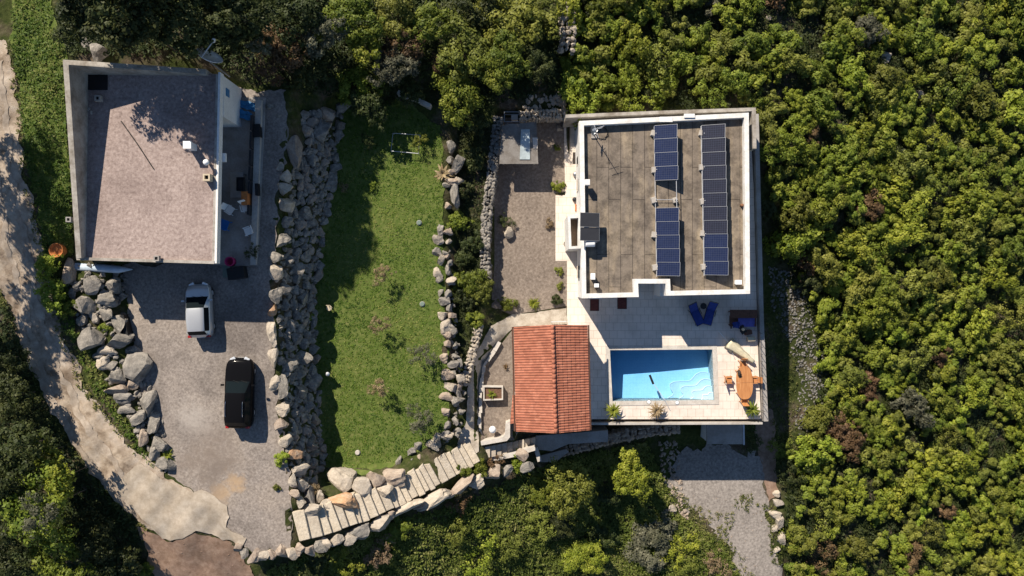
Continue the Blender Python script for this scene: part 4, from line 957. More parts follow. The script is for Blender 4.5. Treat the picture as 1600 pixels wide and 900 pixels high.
part(t, 'bars', b, M['alu']); part(t, 'handrail', MB().tube([P(861, 503, .9), P(885, 502, .9)], .03, 6), M['alu'])

# steps down beside the shed
st = thing('garden_steps', 'short concrete flight descending along the lower wall of the shed', 'steps', P(795, 700, 0))
n = 9; zs = [0.55-.17*i for i in range(n)]
for i in range(n):
    x0 = 757+i*8.9; s = .19; z_ = zs[i]; y0, y1 = lerp(699, 683, i/n), lerp(716, 701, i/n)
    part(st, 'step', MB().prism(pr([(x0, y0), (x0+8.6, y0-1.7), (x0+8.6, y1-1.5), (x0, y1)], z_), -2.2, z_), M['path'])
part(st, 'landing', MB().prism(pr([(837,681),(905,676),(950,672),(950,690),(888,694),(862,705),(837,702)], -1.05), -3, -1.05), M['concrete'])
b = MB().prism(pr([(730,723),(755,717),(800,709),(836,699),(838,705),(802,716),(757,725),(733,729)], .5), -2.6, .15); part(st, 'side_wall', b, M['curb'])
part(st, 'side_wall', MB().prism(pr([(834,700),(840,699),(846,720),(840,722)], -.4), -2.6, -.4), M['curb'])
part(st, 'ledge', MB().prism(pr([(844,712),(884,702),(889,706),(868,722),(843,722)], -1.6), -3.4, -1.6), M['concrete'])

# ================================================================ YARD STRUCTURES
t = thing('shelter', 'grey flat shelter roof with a glass pane in the top of the gravel yard', 'shelter', P(812, 225, .1))
zc = 1.75
part(t, 'roof', MB().prism(pr([(784,196),(838,190),(841,256),(780,256)], zc), zc-.14, zc), M['shade_dark_concrete'])
part(t, 'rooflight', MB().prism(pr([(814,202),(828,202),(828,249),(812,249)], zc+.06), zc+.003, zc+.06), M['pale_glass'])
part(t, 'roof_board', MB().prism(pr([(832,215),(840,215),(840,232),(833,232)], zc+.05), zc+.003, zc+.05), M['curb'])
for x_, y_ in ((788, 202), (834, 198), (836, 250), (786, 250)): c = P(x_, y_, zc); part(t, 'post', MB().box((c.x, c.y, .82), (.18, .18, 1.59)), M['concrete'])
t = thing('storage_rack', 'pale box inside a dark open frame above the shelter roof', 'frame', P(804, 187, .1))
MB().box((0, 0, .5), (.5, .4, .5)).build('box', M['curb'], t)
b = MB()
for z_ in (.1, .9): b.ring([(-.8, -.4), (.8, -.4), (.8, .4), (-.8, .4)], [(-.74, -.34), (.74, -.34), (.74, .34), (-.74, .34)], z_, z_+.06)
for sx in (-.77, .77):
    for sy in (-.37, .37): b.box((sx, sy, .5), (.06, .06, .8))
b.build('frame', M['grey_metal'], t)
fr = thing('goal_frame', 'thin rectangular metal frame in the shaded top of the lawn', 'frame', P(634, 224, 2.05))
c4 = [P(x, y, 2.5) for x, y in ((614,208),(656,211),(654,240),(611,236))]
for u, v in zip(c4, c4[1:]+c4[:1]): part(fr, 'bar', MB().tube([u, v], .03, 6), M['grey_metal'])
for u in c4: part(fr, 'leg', MB().tube([u, (u.x, u.y, 2.0)], .02, 6), M['alu'])
t = thing('low_wall', 'short bent pale wall under the trees above the lawn', 'wall', G(645, 155))
b = MB(); 
for (x0, y0, x1, y1) in ((620,146,638,154),(639,154.5,650,158),(651,158,671,168)):
    u, v = P(x0, y0, 3.0), P(x1, y1, 3.0); d = (v-u).normalized(); n_v = Vector((-d.y, d.x, 0))*.28; b.prism([q2(u), q2(v), q2(v+n_v), q2(u+n_v)], 1.5, 3.0)
part(t, 'wall', b, M['pale_concrete'])
for px, py, lab in ((655, 348, 'pale green round lid on the right side of the lawn'), (660, 475, 'pale round lid in the middle right of the lawn'), (559, 707, 'whitish round stone cover at the lower lawn')):
    t = thing('drain_cover', lab, 'cover', P(px, py, 2.04)); MB().lathe([(.02, 0), (.17, 0), (.17, .08), (.14, .11), (.02, .11)], seg=18).build('lid', M['mesh_green' if px != 559 else 'curb'], t)
    MB().lathe([(.17, 0), (.20, 0), (.20, .05), (.17, .06)], seg=18).build('rim', M['concrete'], t)
t = thing('garden_stool', 'small yellowish wooden stool in the shade on the left of the lawn', 'stool', P(517, 481, 2.0))
MB().lathe([(.02, .5), (.2, .5), (.2, .54), (.02, .54)], seg=14).build('seat', M['cream_box'], t)
for k_ in range(4): MB().tube([(.13*math.cos(k_*1.57), .13*math.sin(k_*1.57), .5), (.18*math.cos(k_*1.57), .18*math.sin(k_*1.57), 0)], .02, 5).build('leg', M['cream_box'], t)
b = MB().tube([(0, .16, .52), (-.12, .2, .9)], .02, 5).tube([(.12, .2, .9), (-.12, .2, .9)], .025, 5).tube([(0, .16, .52), (.12, .2, .9)], .02, 5); b.build('backrest', M['cream_box'], t)
t = thing('garden_light', 'short stake light at the left edge of the lawn below the stool', 'lamp', P(517, 582, 2.0))
MB().tube([(0, 0, 0), (0, 0, .9)], .03, 6).build('stake', M['dark_metal'], t); MB().lathe([(.04, .9), (.14, .93), (.15, 1.0), (.04, 1.1)], seg=12).build('head', M['alu'], t)

# ================================================================ CARS
def make_car(name, label, st, W, wheels, wr, paint, rails=False, hatch=0.0):
    """st: stations front to rear: (y, half width, belt z, top z, half top width, region)"""
    t = thing(name, label, 'car')
    zb = .24; rings = []
    for y, w_, b_, tz, r_, reg, *_x in st:
        cz = tz if tz > b_+.12 else b_+.05
        L_ = [(0, zb), (w_*.86, zb), (w_*.97, zb+.10), (w_, (zb+b_)*.5+.05), (w_*.985, b_-.06), (w_*.95, b_)]
        if reg == 'cab': L_ += [(w_*.93+(r_-w_*.93)*.12, b_+.05), (r_+.02, cz-.09), (r_*.95, cz-.025), (r_*.6, cz+.012), (0, cz+.03)]
        else: L_ += [(w_*.90, b_+.02), (r_, cz-.03), (r_*.85, cz), (r_*.5, cz+.018), (0, cz+.025)]
        rings.append([Vector((x, y, z)) for x, z in L_])
    n = len(rings[0]); groups = {}
    def face(g, q): groups.setdefault(g, MB()).add(q, [(0, 1, 2, 3)])
    for i in range(len(st)-1):
        A, B = rings[i], rings[i+1]; ra, rb = st[i][5], st[i+1][5]
        for j in range(n-1):
            for s in (1, -1):
                q = [Vector((p.x*s, p.y, p.z)) for p in (A[j], A[j+1], B[j+1], B[j])]
                g = 'body'
                if st[i][6:] and st[i][6] == 'ws' and j >= 7: g = 'windshield'
                elif st[i][6:] and st[i][6] == 'rw' and j >= 7: g = 'rear_window'
                elif ra == 'cab' and rb == 'cab' and j == 6 and not (st[i][6:] and st[i][6] == 'pillar'): g = 'side_window_'+('a' if s > 0 else 'b')
                face(g, q)
    for k_, i in ((0, 0), (1, len(st)-1)):
        A = rings[i]; loop = [p for p in A]+[Vector((-p.x, p.y, p.z)) for p in A[-2:0:-1]]
        groups['body'].add(loop, [tuple(range(len(loop)))])
    for g, mb in groups.items():
        nm = 'side_window' if g.startswith('side') else g
        me = mb.mesh(nm); bm = bmesh.new(); bm.from_mesh(me); bmesh.ops.remove_doubles(bm, verts=bm.verts, dist=.001); bmesh.ops.recalc_face_normals(bm, faces=bm.faces); bm.to_mesh(me); bm.free()
        link(nm, me, M['car_glass'] if g != 'body' else paint, t, True)
    for y in wheels:
        for s in (-1, 1):
            wy = max(q[1] for q in st)-.15
            m_ = Matrix.Translation((s*(wy), y, wr)) @ Matrix.Rotation(R(90), 4, 'Y')
            o = MB().lathe([(wr*.6, -.10), (wr*.93, -.10), (wr, -.06), (wr, .06), (wr*.93, .10), (wr*.6, .10)], seg=24).build('wheel', M['rubber'], t, True); o.data.transform(m_)
            rm = MB().lathe([(.03, -.108), (wr*.5, -.108), (wr*.62, -.09), (wr*.62, .09), (wr*.5, .108), (.03, .108)], seg=18).build('rim', M['alu'], o, True); rm.data.transform(m_)
    y0, w0, b0 = st[1][0], st[1][1], st[1][2]; yr, wrr, br = st[-2][0], st[-2][1], st[-2][2]
    for s in (-1, 1):
        o = MB().box((s*w0*.74, y0-.02, b0-.03), (.36, .30, .14), M=Matrix.Translation((0, 0, 0)) @ Matrix.Rotation(R(-28*s), 4, 'Z')).build('headlight', M['lamp_glass'], t, bevel=.04)
        MB().box((s*wrr*.88, yr+.02, br-.05), (.22, .16, .30)).build('taillight', M['red_glass'], t, bevel=.03)
        i = [k_ for k_, q in enumerate(st) if q[6:] and q[6] == 'ws'][0]
        MB().box((s*(st[i][1]+.10), st[i][0]-.25, st[i][2]+.07), (.22, .12, .14)).build('mirror', paint, t, bevel=.03)
        cab = [q for q in st if q[5] == 'cab']; ym = (cab[0][0]+cab[-1][0])/2
        for dy in (.1, -.85): MB().box((s*(st[i][1]+.0), ym+dy, st[i][2]-.13), (.05, .2, .04)).build('door_handle', paint, t)
        if rails: MB().tube([(s*.56, cab[1][0]-.35, cab[1][3]+.02), (s*.57, cab[1][0]-.5, cab[1][3]+.08), (s*.57, cab[-1][0]+.55, cab[1][3]+.07), (s*.56, cab[-1][0]+.4, cab[1][3]+.0)], .022, 6).build('roof_rail', M['chrome'], t)
    MB().box((0, st[0][0]+.01, .55), (1.0, .06, .16)).build('grille', M['black'], t)
    MB().box((0, st[0][0]+.03, .40), (.52, .03, .11)).build('number_plate', M['white_plastic'], t); MB().box((0, st[-1][0]-.02, .62), (.52, .03, .11)).build('number_plate', M['white_plastic'], t)
    i = [k_ for k_, q in enumerate(st) if q[6:] and q[6] == 'ws'][0]
    for s in (-.3, .25): MB().tube([(s, st[i][0]+.06, st[i][3]+.03), (s+.42, st[i][0]-.06, st[i][3]+.05)], .012, 5).build('wiper', M['black'], t)
    return t
suv = [(2.33,.42,.64,.68,.32,'h'),(2.27,.62,.74,.78,.50,'h'),(2.14,.77,.82,.87,.63,'h'),(1.94,.87,.87,.93,.73,'h'),(1.6,.91,.92,.99,.78,'h'),(1.05,.92,.97,1.05,.80,'h'),(.82,.92,.99,1.08,.79,'h','ws'),
       (.12,.92,1.0,1.58,.64,'cab'),(-.1,.92,1.0,1.63,.66,'cab'),(-.9,.92,1.01,1.66,.66,'cab'),(-1.55,.92,1.02,1.63,.65,'cab'),(-1.85,.91,1.03,1.58,.63,'cab','rw'),(-2.14,.86,1.03,1.16,.72,'h'),(-2.28,.76,.96,1.02,.6,'h'),(-2.34,.60,.86,.90,.46,'h')]
t = make_car('car', 'shiny black car with roof rails parked on the gravel forecourt', suv, 1.84, (1.42, -1.38), .35, M['black_paint'], True)
t.location = P(374, 614, 6.75); t.location.z = 6.03; t.rotation_euler[2] = R(-1.0)
hat = [(1.80,.40,.58,.62,.30,'h'),(1.74,.58,.68,.72,.46,'h'),(1.62,.71,.76,.81,.58,'h'),(1.42,.79,.82,.88,.67,'h'),(1.18,.825,.87,.94,.71,'h'),(.92,.84,.91,1.0,.73,'h','ws'),
       (.18,.84,.93,1.46,.56,'cab'),(.0,.84,.93,1.5,.58,'cab'),(-.6,.84,.94,1.53,.585,'cab'),(-1.2,.84,.95,1.49,.57,'cab'),(-1.38,.83,.96,1.45,.555,'cab','rw'),(-1.64,.78,.93,1.08,.62,'h'),(-1.76,.70,.88,.94,.54,'h'),(-1.82,.56,.78,.82,.42,'h')]
t = make_car('car', 'small silver hatchback half in the house shadow on the forecourt', hat, 1.66, (1.15, -1.12), .30, M['silver_paint'])
t.location = P(311, 485, 6.75); t.location.z = 6.03; t.rotation_euler[2] = R(2.5)

# ================================================================ BOULDERS
def rock_data(seed, sub=3, cuts=12, flat=.85):
    rg = np.random.default_rng(seed); bm = bmesh.new(); bmesh.ops.create_icosphere(bm, subdivisions=sub, radius=1.0)
    v = np.array([x.co[:] for x in bm.verts]); f = [[q.index for q in x.verts] for x in bm.faces]; bm.free()
    for _ in range(cuts):
        n = rg.normal(size=3); n /= np.linalg.norm(n); d = rg.uniform(.36, .70)
        s = v@n-d; v = v-np.outer(np.maximum(s, 0)*.93, n)
    v *= 1+.06*np.sin(v@rg.normal(size=3)*4+rg.uniform(0, 6))[:, None]; v += rg.normal(size=v.shape)*.016
    v[:, 2] *= flat; v /= np.abs(v[:, :2]).max(0).mean(); return v, f
ROCKS = []
for i in range(14):
    v, f = rock_data(100+i, 3)
    me = bpy.data.meshes.new('boulder'); me.from_pydata([tuple(x) for x in v], [], f); me.materials.append(M['rock']); ROCKS.append(me)
rr = random.Random(21); nrock = 0
def boulder(px, py, sw, sh, label, group, m='rock', zup=.1, zat=None, hfac=.8, name='boulder', rot=None):
    """sw, sh: size in photo pixels"""
    global nrock
    g = G(px, py) if zat is None else P(px, py, zat)
    k_ = (H-g.z)/F; o = bpy.data.objects.new(name, ROCKS[nrock % 14]); C.objects.link(o); nrock += 1
    a, b_ = sw*k_/2, sh*k_/2; hgt = (a+b_)/2*hfac
    q = P(px, py, g.z+hgt*.6); o.location = (q.x, q.y, g.z+hgt*zup)
    fl = rr.uniform(0, 6.28) if abs(sw-sh) < .22*max(sw, sh) else rr.choice([0, math.pi])+rr.uniform(-.2, .2); o.rotation_euler = (rr.uniform(-.25, .25), rr.uniform(-.25, .25), fl if rot is None else rot)
    o.scale = (a*1.14, b_*1.14, hgt*1.25)
    o.material_slots[0].link = 'OBJECT'; o.material_slots[0].material = M[m]
    tag(o, label, 'boulder', group); return o
LP = [(105,425,22,34,'rock_brown'),(142,441,30,36,'rock'),(177,443,29,30,'rock'),(125,474,33,36,'rock'),(163,468,38,22,'rock'),(189,461,18,16,'rock'),(147,498,22,20,'rock_pale'),(166,492,26,20,'rock'),(128,503,20,16,'rock'),(145,532,42,38,'rock'),(184,506,28,32,'rock'),(186,533,40,26,'rock'),(207,547,22,22,'rock'),(166,548,28,16,'rock_pale'),(160,568,26,18,'rock_pale'),(204,578,48,52,'rock'),(177,590,30,30,'rock'),(186,608,38,20,'rock_brown'),(192,622,36,22,'rock'),(230,627,34,42,'rock'),(212,656,30,24,'rock'),(238,664,28,36,'rock'),(222,688,18,28,'rock_brown'),(245,690,26,30,'rock'),(256,725,32,22,'rock'),(172,572,18,14,'rock'),(205,600,24,18,'rock_brown'),(196,640,26,16,'rock'),(240,708,22,20,'rock'),(150,555,18,14,'rock'),(160,513,16,16,'rock'),(118,448,18,16,'rock'),(113,458,16,18,'rock')]
gl = 'boulders of the slope between dirt road and forecourt'
def sizeword(s): return 'huge' if s > 42 else 'large' if s > 30 else 'mid-sized' if s > 22 else 'small'
tone = {'rock': 'grey', 'rock_pale': 'pale', 'rock_orange': 'orange', 'rock_brown': 'brownish'}
def lp_where(py): return 'just below the pale blue beam' if py < 480 else 'left of the black trough' if py < 560 else 'between the grass verge and the forecourt' if py < 640 else 'near the lower tip of the left boulder slope'
for px, py, sw, sh, m in LP: boulder(px, py, sw, sh, '%s %s boulder %s' % (sizeword(max(sw, sh)), tone[m], lp_where(py)), gl, m, .25)
boulder(150, 78, 34, 30, 'large grey rock in the dark gap above the corner of the low house', None, 'rock'); boulder(135, 68, 22, 20, 'smaller grey rock next to the large one above the low house corner', None, 'rock')
# boulder bank beside the lawn
BK = [(458,232,24,46,'rock_brown'),(437,262,15,15,'rock_pale'),(443,276,22,20,'rock_pale'),(444,294,28,20,'rock_pale'),(444,320,25,27,'rock_pale'),(446,345,19,21,'rock'),(440,376,22,27,'rock'),(428,402,20,18,'rock'),(434,428,22,32,'rock_pale'),(427,460,28,27,'rock'),(427,485,15,20,'rock_orange'),(425,519,20,38,'rock_pale'),(427,556,20,32,'rock_pale'),(431,596,20,26,'rock_pale'),(441,609,24,34,'rock'),(438,640,22,22,'rock_pale'),(441,665,22,21,'rock_brown'),(445,690,21,20,'rock_pale'),(457,709,22,25,'rock_orange'),(464,734,33,20,'rock_pale'),(456,752,20,16,'rock_pale'),(469,757,22,20,'rock_pale'),(458,770,18,16,'rock_brown'),(477,330,26,24,'rock'),(500,210,34,30,'rock'),(516,284,26,30,'rock'),(487,598,30,30,'rock'),(470,560,30,24,'rock')]
gb = 'boulders of the stone bank beside the lawn'
def bk_where(py, edge):
    s = 'on the forecourt edge' if edge else 'in the shaded stone bank'
    return s+(' beside the patio' if py < 410 else ' level with the silver hatchback' if py < 535 else ' level with the black car' if py < 680 else ' near the stair top')
for px, py, sw, sh, m in BK: boulder(px, py, sw, sh, '%s %s boulder %s' % (sizeword(max(sw, sh)), tone[m], bk_where(py, px < 465)), gb, m, .35)
bank = [(470,180),(535,165),(528,250),(510,330),(496,420),(492,550),(500,650),(505,735),(480,770),(452,740),(446,680),(438,600),(434,520),(432,440),(442,390),(452,330),(452,270),(474,230)]
placed = [(p[0], p[1], max(p[2], p[3])/2) for p in BK]; tries = 0; nb = 0
while nb < 165 and tries < 12000:
    tries += 1; x, y = rr.uniform(430, 540), rr.uniform(165, 780)
    if not in_poly(np.array([x]), np.array([y]), bank)[0]: continue
    s = rr.choice([14, 16, 18, 20, 24]) if tries < 2500 else rr.choice([11, 13, 15])
    if any(math.hypot(x-a, y-b_) < (s/2+c)*.78 for a, b_, c in placed): continue
    placed.append((x, y, s/2)); nb += 1; sw = s*rr.uniform(.85, 1.25)
    boulder(x, y, sw, s*rr.uniform(.85, 1.2), '%s grey boulder %s' % (sizeword(s), bk_where(y, False)), gb, rr.choice(['rock', 'rock', 'rock', 'rock_brown']), .15, hfac=.75)
def rubble(name, n, sampler, s0, s1, m, label=None):
    V = []; Fc = []; b = 0
    for i in range(n):
        p = sampler(i)
        if p is None: continue
        v, f = RK[i % 6]; s = rr.uniform(s0, s1); a = rr.uniform(0, 6.28); c_, s_ = math.cos(a), math.sin(a)
        vv = v*np.array([s*rr.uniform(.8, 1.2), s*rr.uniform(.7, 1.1), s*.8]); vv = np.stack([vv[:, 0]*c_-vv[:, 1]*s_+p[0], vv[:, 0]*s_+vv[:, 1]*c_+p[1], vv[:, 2]+p[2]+s*.2], 1)
        V.append(vv); Fc += [[q+b for q in t_] for t_ in f]; b += len(vv)
    me = bpy.data.meshes.new(name); me.from_pydata([tuple(x) for x in np.concatenate(V)], [], Fc)
    return link(name, me, m)
RK = [rock_data(300+i, 1, 7) for i in range(6)]
def in_area(poly):
    x0, x1 = min(p[0] for p in poly), max(p[0] for p in poly); y0, y1 = min(p[1] for p in poly), max(p[1] for p in poly)
    def f(i):
        for _ in range(40):
            x, y = rr.uniform(x0, x1), rr.uniform(y0, y1)
            if in_poly(np.array([x]), np.array([y]), poly)[0]: return G(x, y)
    return f
kind(rubble('bank_rubble', 900, in_area(bank), .14, .27, M['rock']), 'stuff')
LPA = [(100,410),(195,415),(205,520),(250,640),(270,740),(245,735),(200,650),(165,590),(130,520),(105,450)]
kind(rubble('slope_rubble', 260, in_area(LPA), .12, .26, M['rock']), 'stuff')
kind(rubble('stone_scree', 800, in_area([(1200,415),(1240,425),(1266,485),(1284,555),(1296,605),(1276,660),(1250,690),(1238,660),(1252,600),(1232,540),(1206,480)]), .05, .14, M['scree_shade_tone']), 'stuff')
kind(rubble('driveway_stones', 130, in_area([(1050,765),(1200,790),(1215,880),(1150,890),(1110,830),(1060,800)]), .03, .09, M['rock_brown']), 'stuff')
kind(rubble('forecourt_stones', 120, in_area([(225,560),(420,480),(440,700),(455,840),(330,780),(260,700)]), .015, .05, M['rock_pale']), 'stuff')
kind(rubble('loose_stones', 150, in_area([(1030,690),(1060,690),(1070,790),(1080,815),(1050,800),(1035,740)]), .07, .2, M['rock_brown']), 'stuff')
kind(rubble('wall_rubble', 90, in_area([(820,150),(880,145),(884,180),(820,184)]), .08, .25, M['rock_pale']), 'stuff')
kind(rubble('road_stones', 90, in_area([(215,780),(300,835),(380,850),(395,900),(240,900)]), .03, .08, M['earth']), 'stuff')
# stones at the stairs
ST = [(534,750,38,34,'rock_pale'),(563,756,30,33,'rock_pale'),(541,781,52,28,'rock_orange'),(592,750,28,30,'rock_brown'),(620,744,42,26,'rock_brown'),(602,765,32,18,'rock_pale'),(484,797,38,18,'rock_pale'),(512,793,24,18,'rock_pale'),(500,778,15,20,'rock_pale'),(485,770,20,30,'rock'),(470,785,16,16,'rock_pale')]
gs = 'boulders between the lawn and the stone stairs'
sl_ = ['large flat cream boulder at the lower left corner of the lawn','cream split boulder right of the flat one at the lawn corner','big orange boulder above the middle of the stairs','brownish boulder next to the split boulder by the stairs','wide brownish boulder at the lawn edge above the stairs','pale flat boulder tucked under the wide brownish one','long pale boulder at the upper stair end near the forecourt','pale boulder between the long one and the orange one','small upright pale boulder behind the orange one','grey boulder standing behind the long pale stair boulder','small pale boulder at the forecourt corner by the stairs']
for (px, py, sw, sh, m), lab in zip(ST, sl_): boulder(px, py, sw*1.08, sh*1.08, lab, gs, m, .7, hfac=.9)
LO = [(372,856,13,13),(383,865,15,16),(398,872,18,17),(410,868,15,24),(424,870,15,22),(438,862,22,20),(455,863,14,20),(468,859,16,18),(482,861,18,18),(497,855,18,20),(510,851,16,18),(525,842,21,17),(545,840,20,20),(563,832,26,22),(590,820,28,20),(604,808,18,16),(630,795,46,17),(676,783,50,16),(652,790,18,14),(702,772,16,14),(718,763,40,20),(745,752,30,22),(772,738,32,22),(793,733,16,14),(818,712,20,20),(823,728,18,16)]
for px, py, sw, sh in LO: boulder(px, py, sw*rr.uniform(1.15, 1.5), sh*rr.uniform(.9, 1.15), '%s kerb stone along the lower side of the stairs, %s' % ('long pale' if sw > 38 else sizeword(sw)+' pale', 'beside the forecourt corner' if px < 470 else 'beside the upper steps' if px < 570 else 'beside the middle steps' if px < 690 else 'near the lime shrub'), 'kerb stones along the outer side of the stairs', 'rock_pale' if (px*7) % 5 in (0, 2) else 'rock' if px % 2 else 'rock_brown', .3, zat=max(.2, min(6.0, 6.1-(px-465)/280*5.1)) if px > 440 else 5.9, hfac=.75, rot=R(28+rr.uniform(-14, 14)) if px > 500 else rr.uniform(0, 6))
# piled wall right of the lawn
LW = [(704,232,17,22),(703,250,13,13),(716,256,19,28),(703,268,14,12),(707,284,22,14),(711,306,17,36),(699,290,14,10),(700,320,12,14),(718,282,12,14)]
pth = poly_resample([Vector((690,362)),Vector((687,395)),Vector((693,440)),Vector((694,490)),Vector((702,540)),Vector((708,590)),Vector((710,630)),Vector((703,676)),Vector((678,692)),Vector((648,708)),Vector((630,722))], 13)
for q in pth:
    LW.append((q.x-5+rr.uniform(-6, 6), q.y+rr.uniform(-4, 4), rr.uniform(11, 25), rr.uniform(11, 21)))
    if q.x > 660 or rr.random() < .4: LW.append((q.x+9+rr.uniform(-5, 5), q.y+rr.uniform(-6, 6), rr.uniform(9, 19), rr.uniform(9, 18)))
    if rr.random() < .45: LW.append((q.x+rr.uniform(-12, 16), q.y+rr.uniform(-7, 7), rr.uniform(8, 12), rr.uniform(8, 12)))
for px, py, sw, sh in LW:
    boulder(px, py, sw, sh, '%s pale rock in the piled wall right of the lawn, %s' % (sizeword(max(sw, sh)+4), 'by the agave' if py < 335 else 'upper stretch' if py < 470 else 'middle stretch beside the shrubs' if py < 600 else 'bottom corner by the path'), 'rocks piled in the wall right of the lawn', rr.choice(['rock', 'rock_pale', 'rock', 'rock_brown']), .25, zat=1.95, hfac=.95)
kind(rubble('wall_infill', 260, lambda i: (lambda q: P(q.x+rr.uniform(-12, 16), q.y+rr.uniform(-6, 6), 1.6))(pth[i % len(pth)]), .1, .2, M['rock']), 'stuff')
DR = [(1212,772,12,12),(1215,788,20,14),(1212,805,20,14),(1219,815,20,16),(1212,826,14,12),(1222,842,18,22),(1214,860,10,10)]
for px, py, sw, sh in DR: boulder(px, py, sw, sh, '%s pale boulder along the right side of the lower driveway' % ('large' if sw > 17 else 'small'), 'boulders along the lower driveway', 'rock_pale', .3)
boulder(797, 361, 20, 18, 'lone pale boulder casting a shadow in the gravel yard', None, 'rock_pale', .5, hfac=1.1); boulder(873, 201, 12, 10, 'small pale stone in the shaded top corner of the gravel yard', None, 'rock_pale', .4)
for px, py, s in ((1203,28,9),(1385,88,18),(1438,147,16),(1395,50,12),(1392,0,10),(1052,795,14),(1040,800,12),(985,762,14)): boulder(px, py, s*1.2, s, 'pale rock lying in a gap of the scrub, %s' % ('upper right' if px > 1100 else 'near the lower driveway'), 'pale rocks in gaps of the scrub', 'rock_pale', .5)
for px, py, s, lab in ((421,166,13,'pale stone on the shaded lane beside the patio'),(395+40,290-110,9,'small stone on the shaded lane near the trees'),(418,240,8,'small stone halfway down the shaded lane')): boulder(px, py, s, s*.8, lab, None, 'rock', .3)

# dry-stone walls: each wall is one thing
def stone_wall(name, label, px, z0, z1, width, s=.2, m='rock', seed=1):
    rg = random.Random(seed); V = []; Fc = []; b = 0
    pts = poly_resample([P(x, y, z1) for x, y in px], s*1.5)
    lay = max(2, int((z1-z0)/(s*1.1)))
    for k_ in range(lay):
        z = z0+(z1-z0)*(k_+.6)/lay; nrow = 3 if k_ == lay-1 else 2
        for i, p in enumerate(pts):
            d = (pts[min(i+1, len(pts)-1)]-pts[max(0, i-1)]).normalized(); n = Vector((-d.y, d.x, 0))
            for r_ in range(nrow):
                o = (r_/(nrow-1)-.5)*width*(.95 if k_ == lay-1 else 1.05)+rg.uniform(-.05, .05); c = p+n*o+d*rg.uniform(-.06, .06)
                v, f = RK[rg.randrange(6)]; sc = s*rg.uniform(.75, 1.3); a = rg.uniform(0, 6.3); ca, sa = math.cos(a), math.sin(a); w2 = v*sc*np.array([1.1, .85, .85])
                V.append(np.stack([w2[:, 0]*ca-w2[:, 1]*sa+c.x, w2[:, 0]*sa+w2[:, 1]*ca+c.y, w2[:, 2]+z], 1)); Fc += [[q+b for q in t_] for t_ in f]; b += len(v)
    me = bpy.data.meshes.new(name); me.from_pydata([tuple(x) for x in np.concatenate(V)], [], Fc)
    return tag(link(name, me, M[m]), label, 'stone wall')
stone_wall('stone_wall', 'dry-stone wall along the left side of the gravel yard', [(778,184),(774,230),(767,280),(760,340),(757,400),(760,440)], .1, 1.45, .5, .17, 'rock', 1)
stone_wall('stone_wall', 'dry-stone wall along the upper side of the gravel yard', [(815,181),(850,178),(882,178)], 0, 1.2, .5, .17, 'rock_pale', 2)
stone_wall('stone_wall', 'straight rubble wall running up through the scrub to the top edge', [(886,-20),(887,20),(889,50),(886,76)], 1.6, 2.7, .8, .22, 'rock_pale', 3)
stone_wall('stone_wall', 'short stone wall beside the bend of the garden path', [(748,510),(741,540),(733,570),(727,600)], .6, 1.5, .35, .17, 'rock_pale', 4)
stone_wall('stone_wall', 'dark stone retaining wall under the shaded terrace edge', [(880,706),(930,692),(1020,672),(1060,670)], -4.2, -2.2, .6, .22, 'rock_brown', 5)

# ================================================================ STONE STAIRS
cl = [Vector(q) for q in ((462,824),(500,815),(540,801),(578,788),(620,770),(660,750),(695,731),(722,716),(742,705))]
ln = [0]
for a, b_ in zip(cl[:-1], cl[1:]): ln.append(ln[-1]+(b_-a).length)
def along(s):
    for i in range(len(cl)-1):
        if s <= ln[i+1] or i == len(cl)-2:
            f = (s-ln[i])/(ln[i+1]-ln[i]); return cl[i].lerp(cl[i+1], f), (cl[i+1]-cl[i]).normalized()
ss = thing('stone_stairs', 'broad flight of pale stone steps descending from the forecourt to the garden', 'stairs', P(600, 780, 3))
NS = 25; bd = [0]; rg = random.Random(5)
for i in range(NS): bd.append(bd[-1]+rg.uniform(.7, 1.35)*(1.5 if i in (0, 1) else 1))
bd = [q/bd[-1]*ln[-1] for q in bd]
for i in range(NS):
    z_ = 5.95-i*(4.95/NS); q = []
    hw = 24-6*i/NS
    rg2 = random.Random(i*3+1); hw += rg2.uniform(-1.5, 1.5)
    for s, e in ((bd[i], 0), (bd[i+1]-.25, 1)):
        c, d = along(s); n = Vector((-d.y, d.x)); sk = d*random.Random(int(i+e)*13).uniform(-.6, .6)
        q.append((c+n*hw+sk, c-n*(hw+rg2.uniform(-2, 2))-sk))
    poly = [q2(P(v.x, v.y, z_)) for v in (q[0][0], q[1][0], q[1][1], q[0][1])]
    part(ss, 'step', MB().prism(poly, z_-.75, z_), M['step'], bevel=.05)

# ================================================================ VEGETATION
def leafcloud(name, p, nrm, size, tint, asp=.62, m=None, fold=.25):
    n = len(p); nrm = nrm/(np.linalg.norm(nrm, axis=1, keepdims=True)+1e-9)
    t = RNG.normal(size=(n, 3)); t -= nrm*np.sum(t*nrm, 1, keepdims=True); t /= np.linalg.norm(t, axis=1, keepdims=True)+1e-9
    b = np.cross(nrm, t); s = size[:, None]
    co = np.stack([p-t*s, p+b*s*asp-nrm*s*fold, p+t*s, p-b*s*asp-nrm*s*fold], 1).reshape(-1, 3)
    me = bpy.data.meshes.new(name); me.vertices.add(4*n); me.vertices.foreach_set('co', co.astype(np.float32).ravel())
    me.loops.add(4*n); me.loops.foreach_set('vertex_index', np.arange(4*n, dtype=np.int32)); me.polygons.add(n); me.polygons.foreach_set('loop_start', np.arange(0, 4*n, 4, dtype=np.int32))
    me.update(calc_edges=True); at_ = me.attributes.new('tint', 'FLOAT', 'FACE'); at_.data.foreach_set('value', np.clip(tint, 0, 1).astype(np.float32))
    if m: me.materials.append(m)
    return me
def unit(n):
    d = RNG.normal(size=(n, 3)); return d/np.linalg.norm(d, axis=1, keepdims=True)
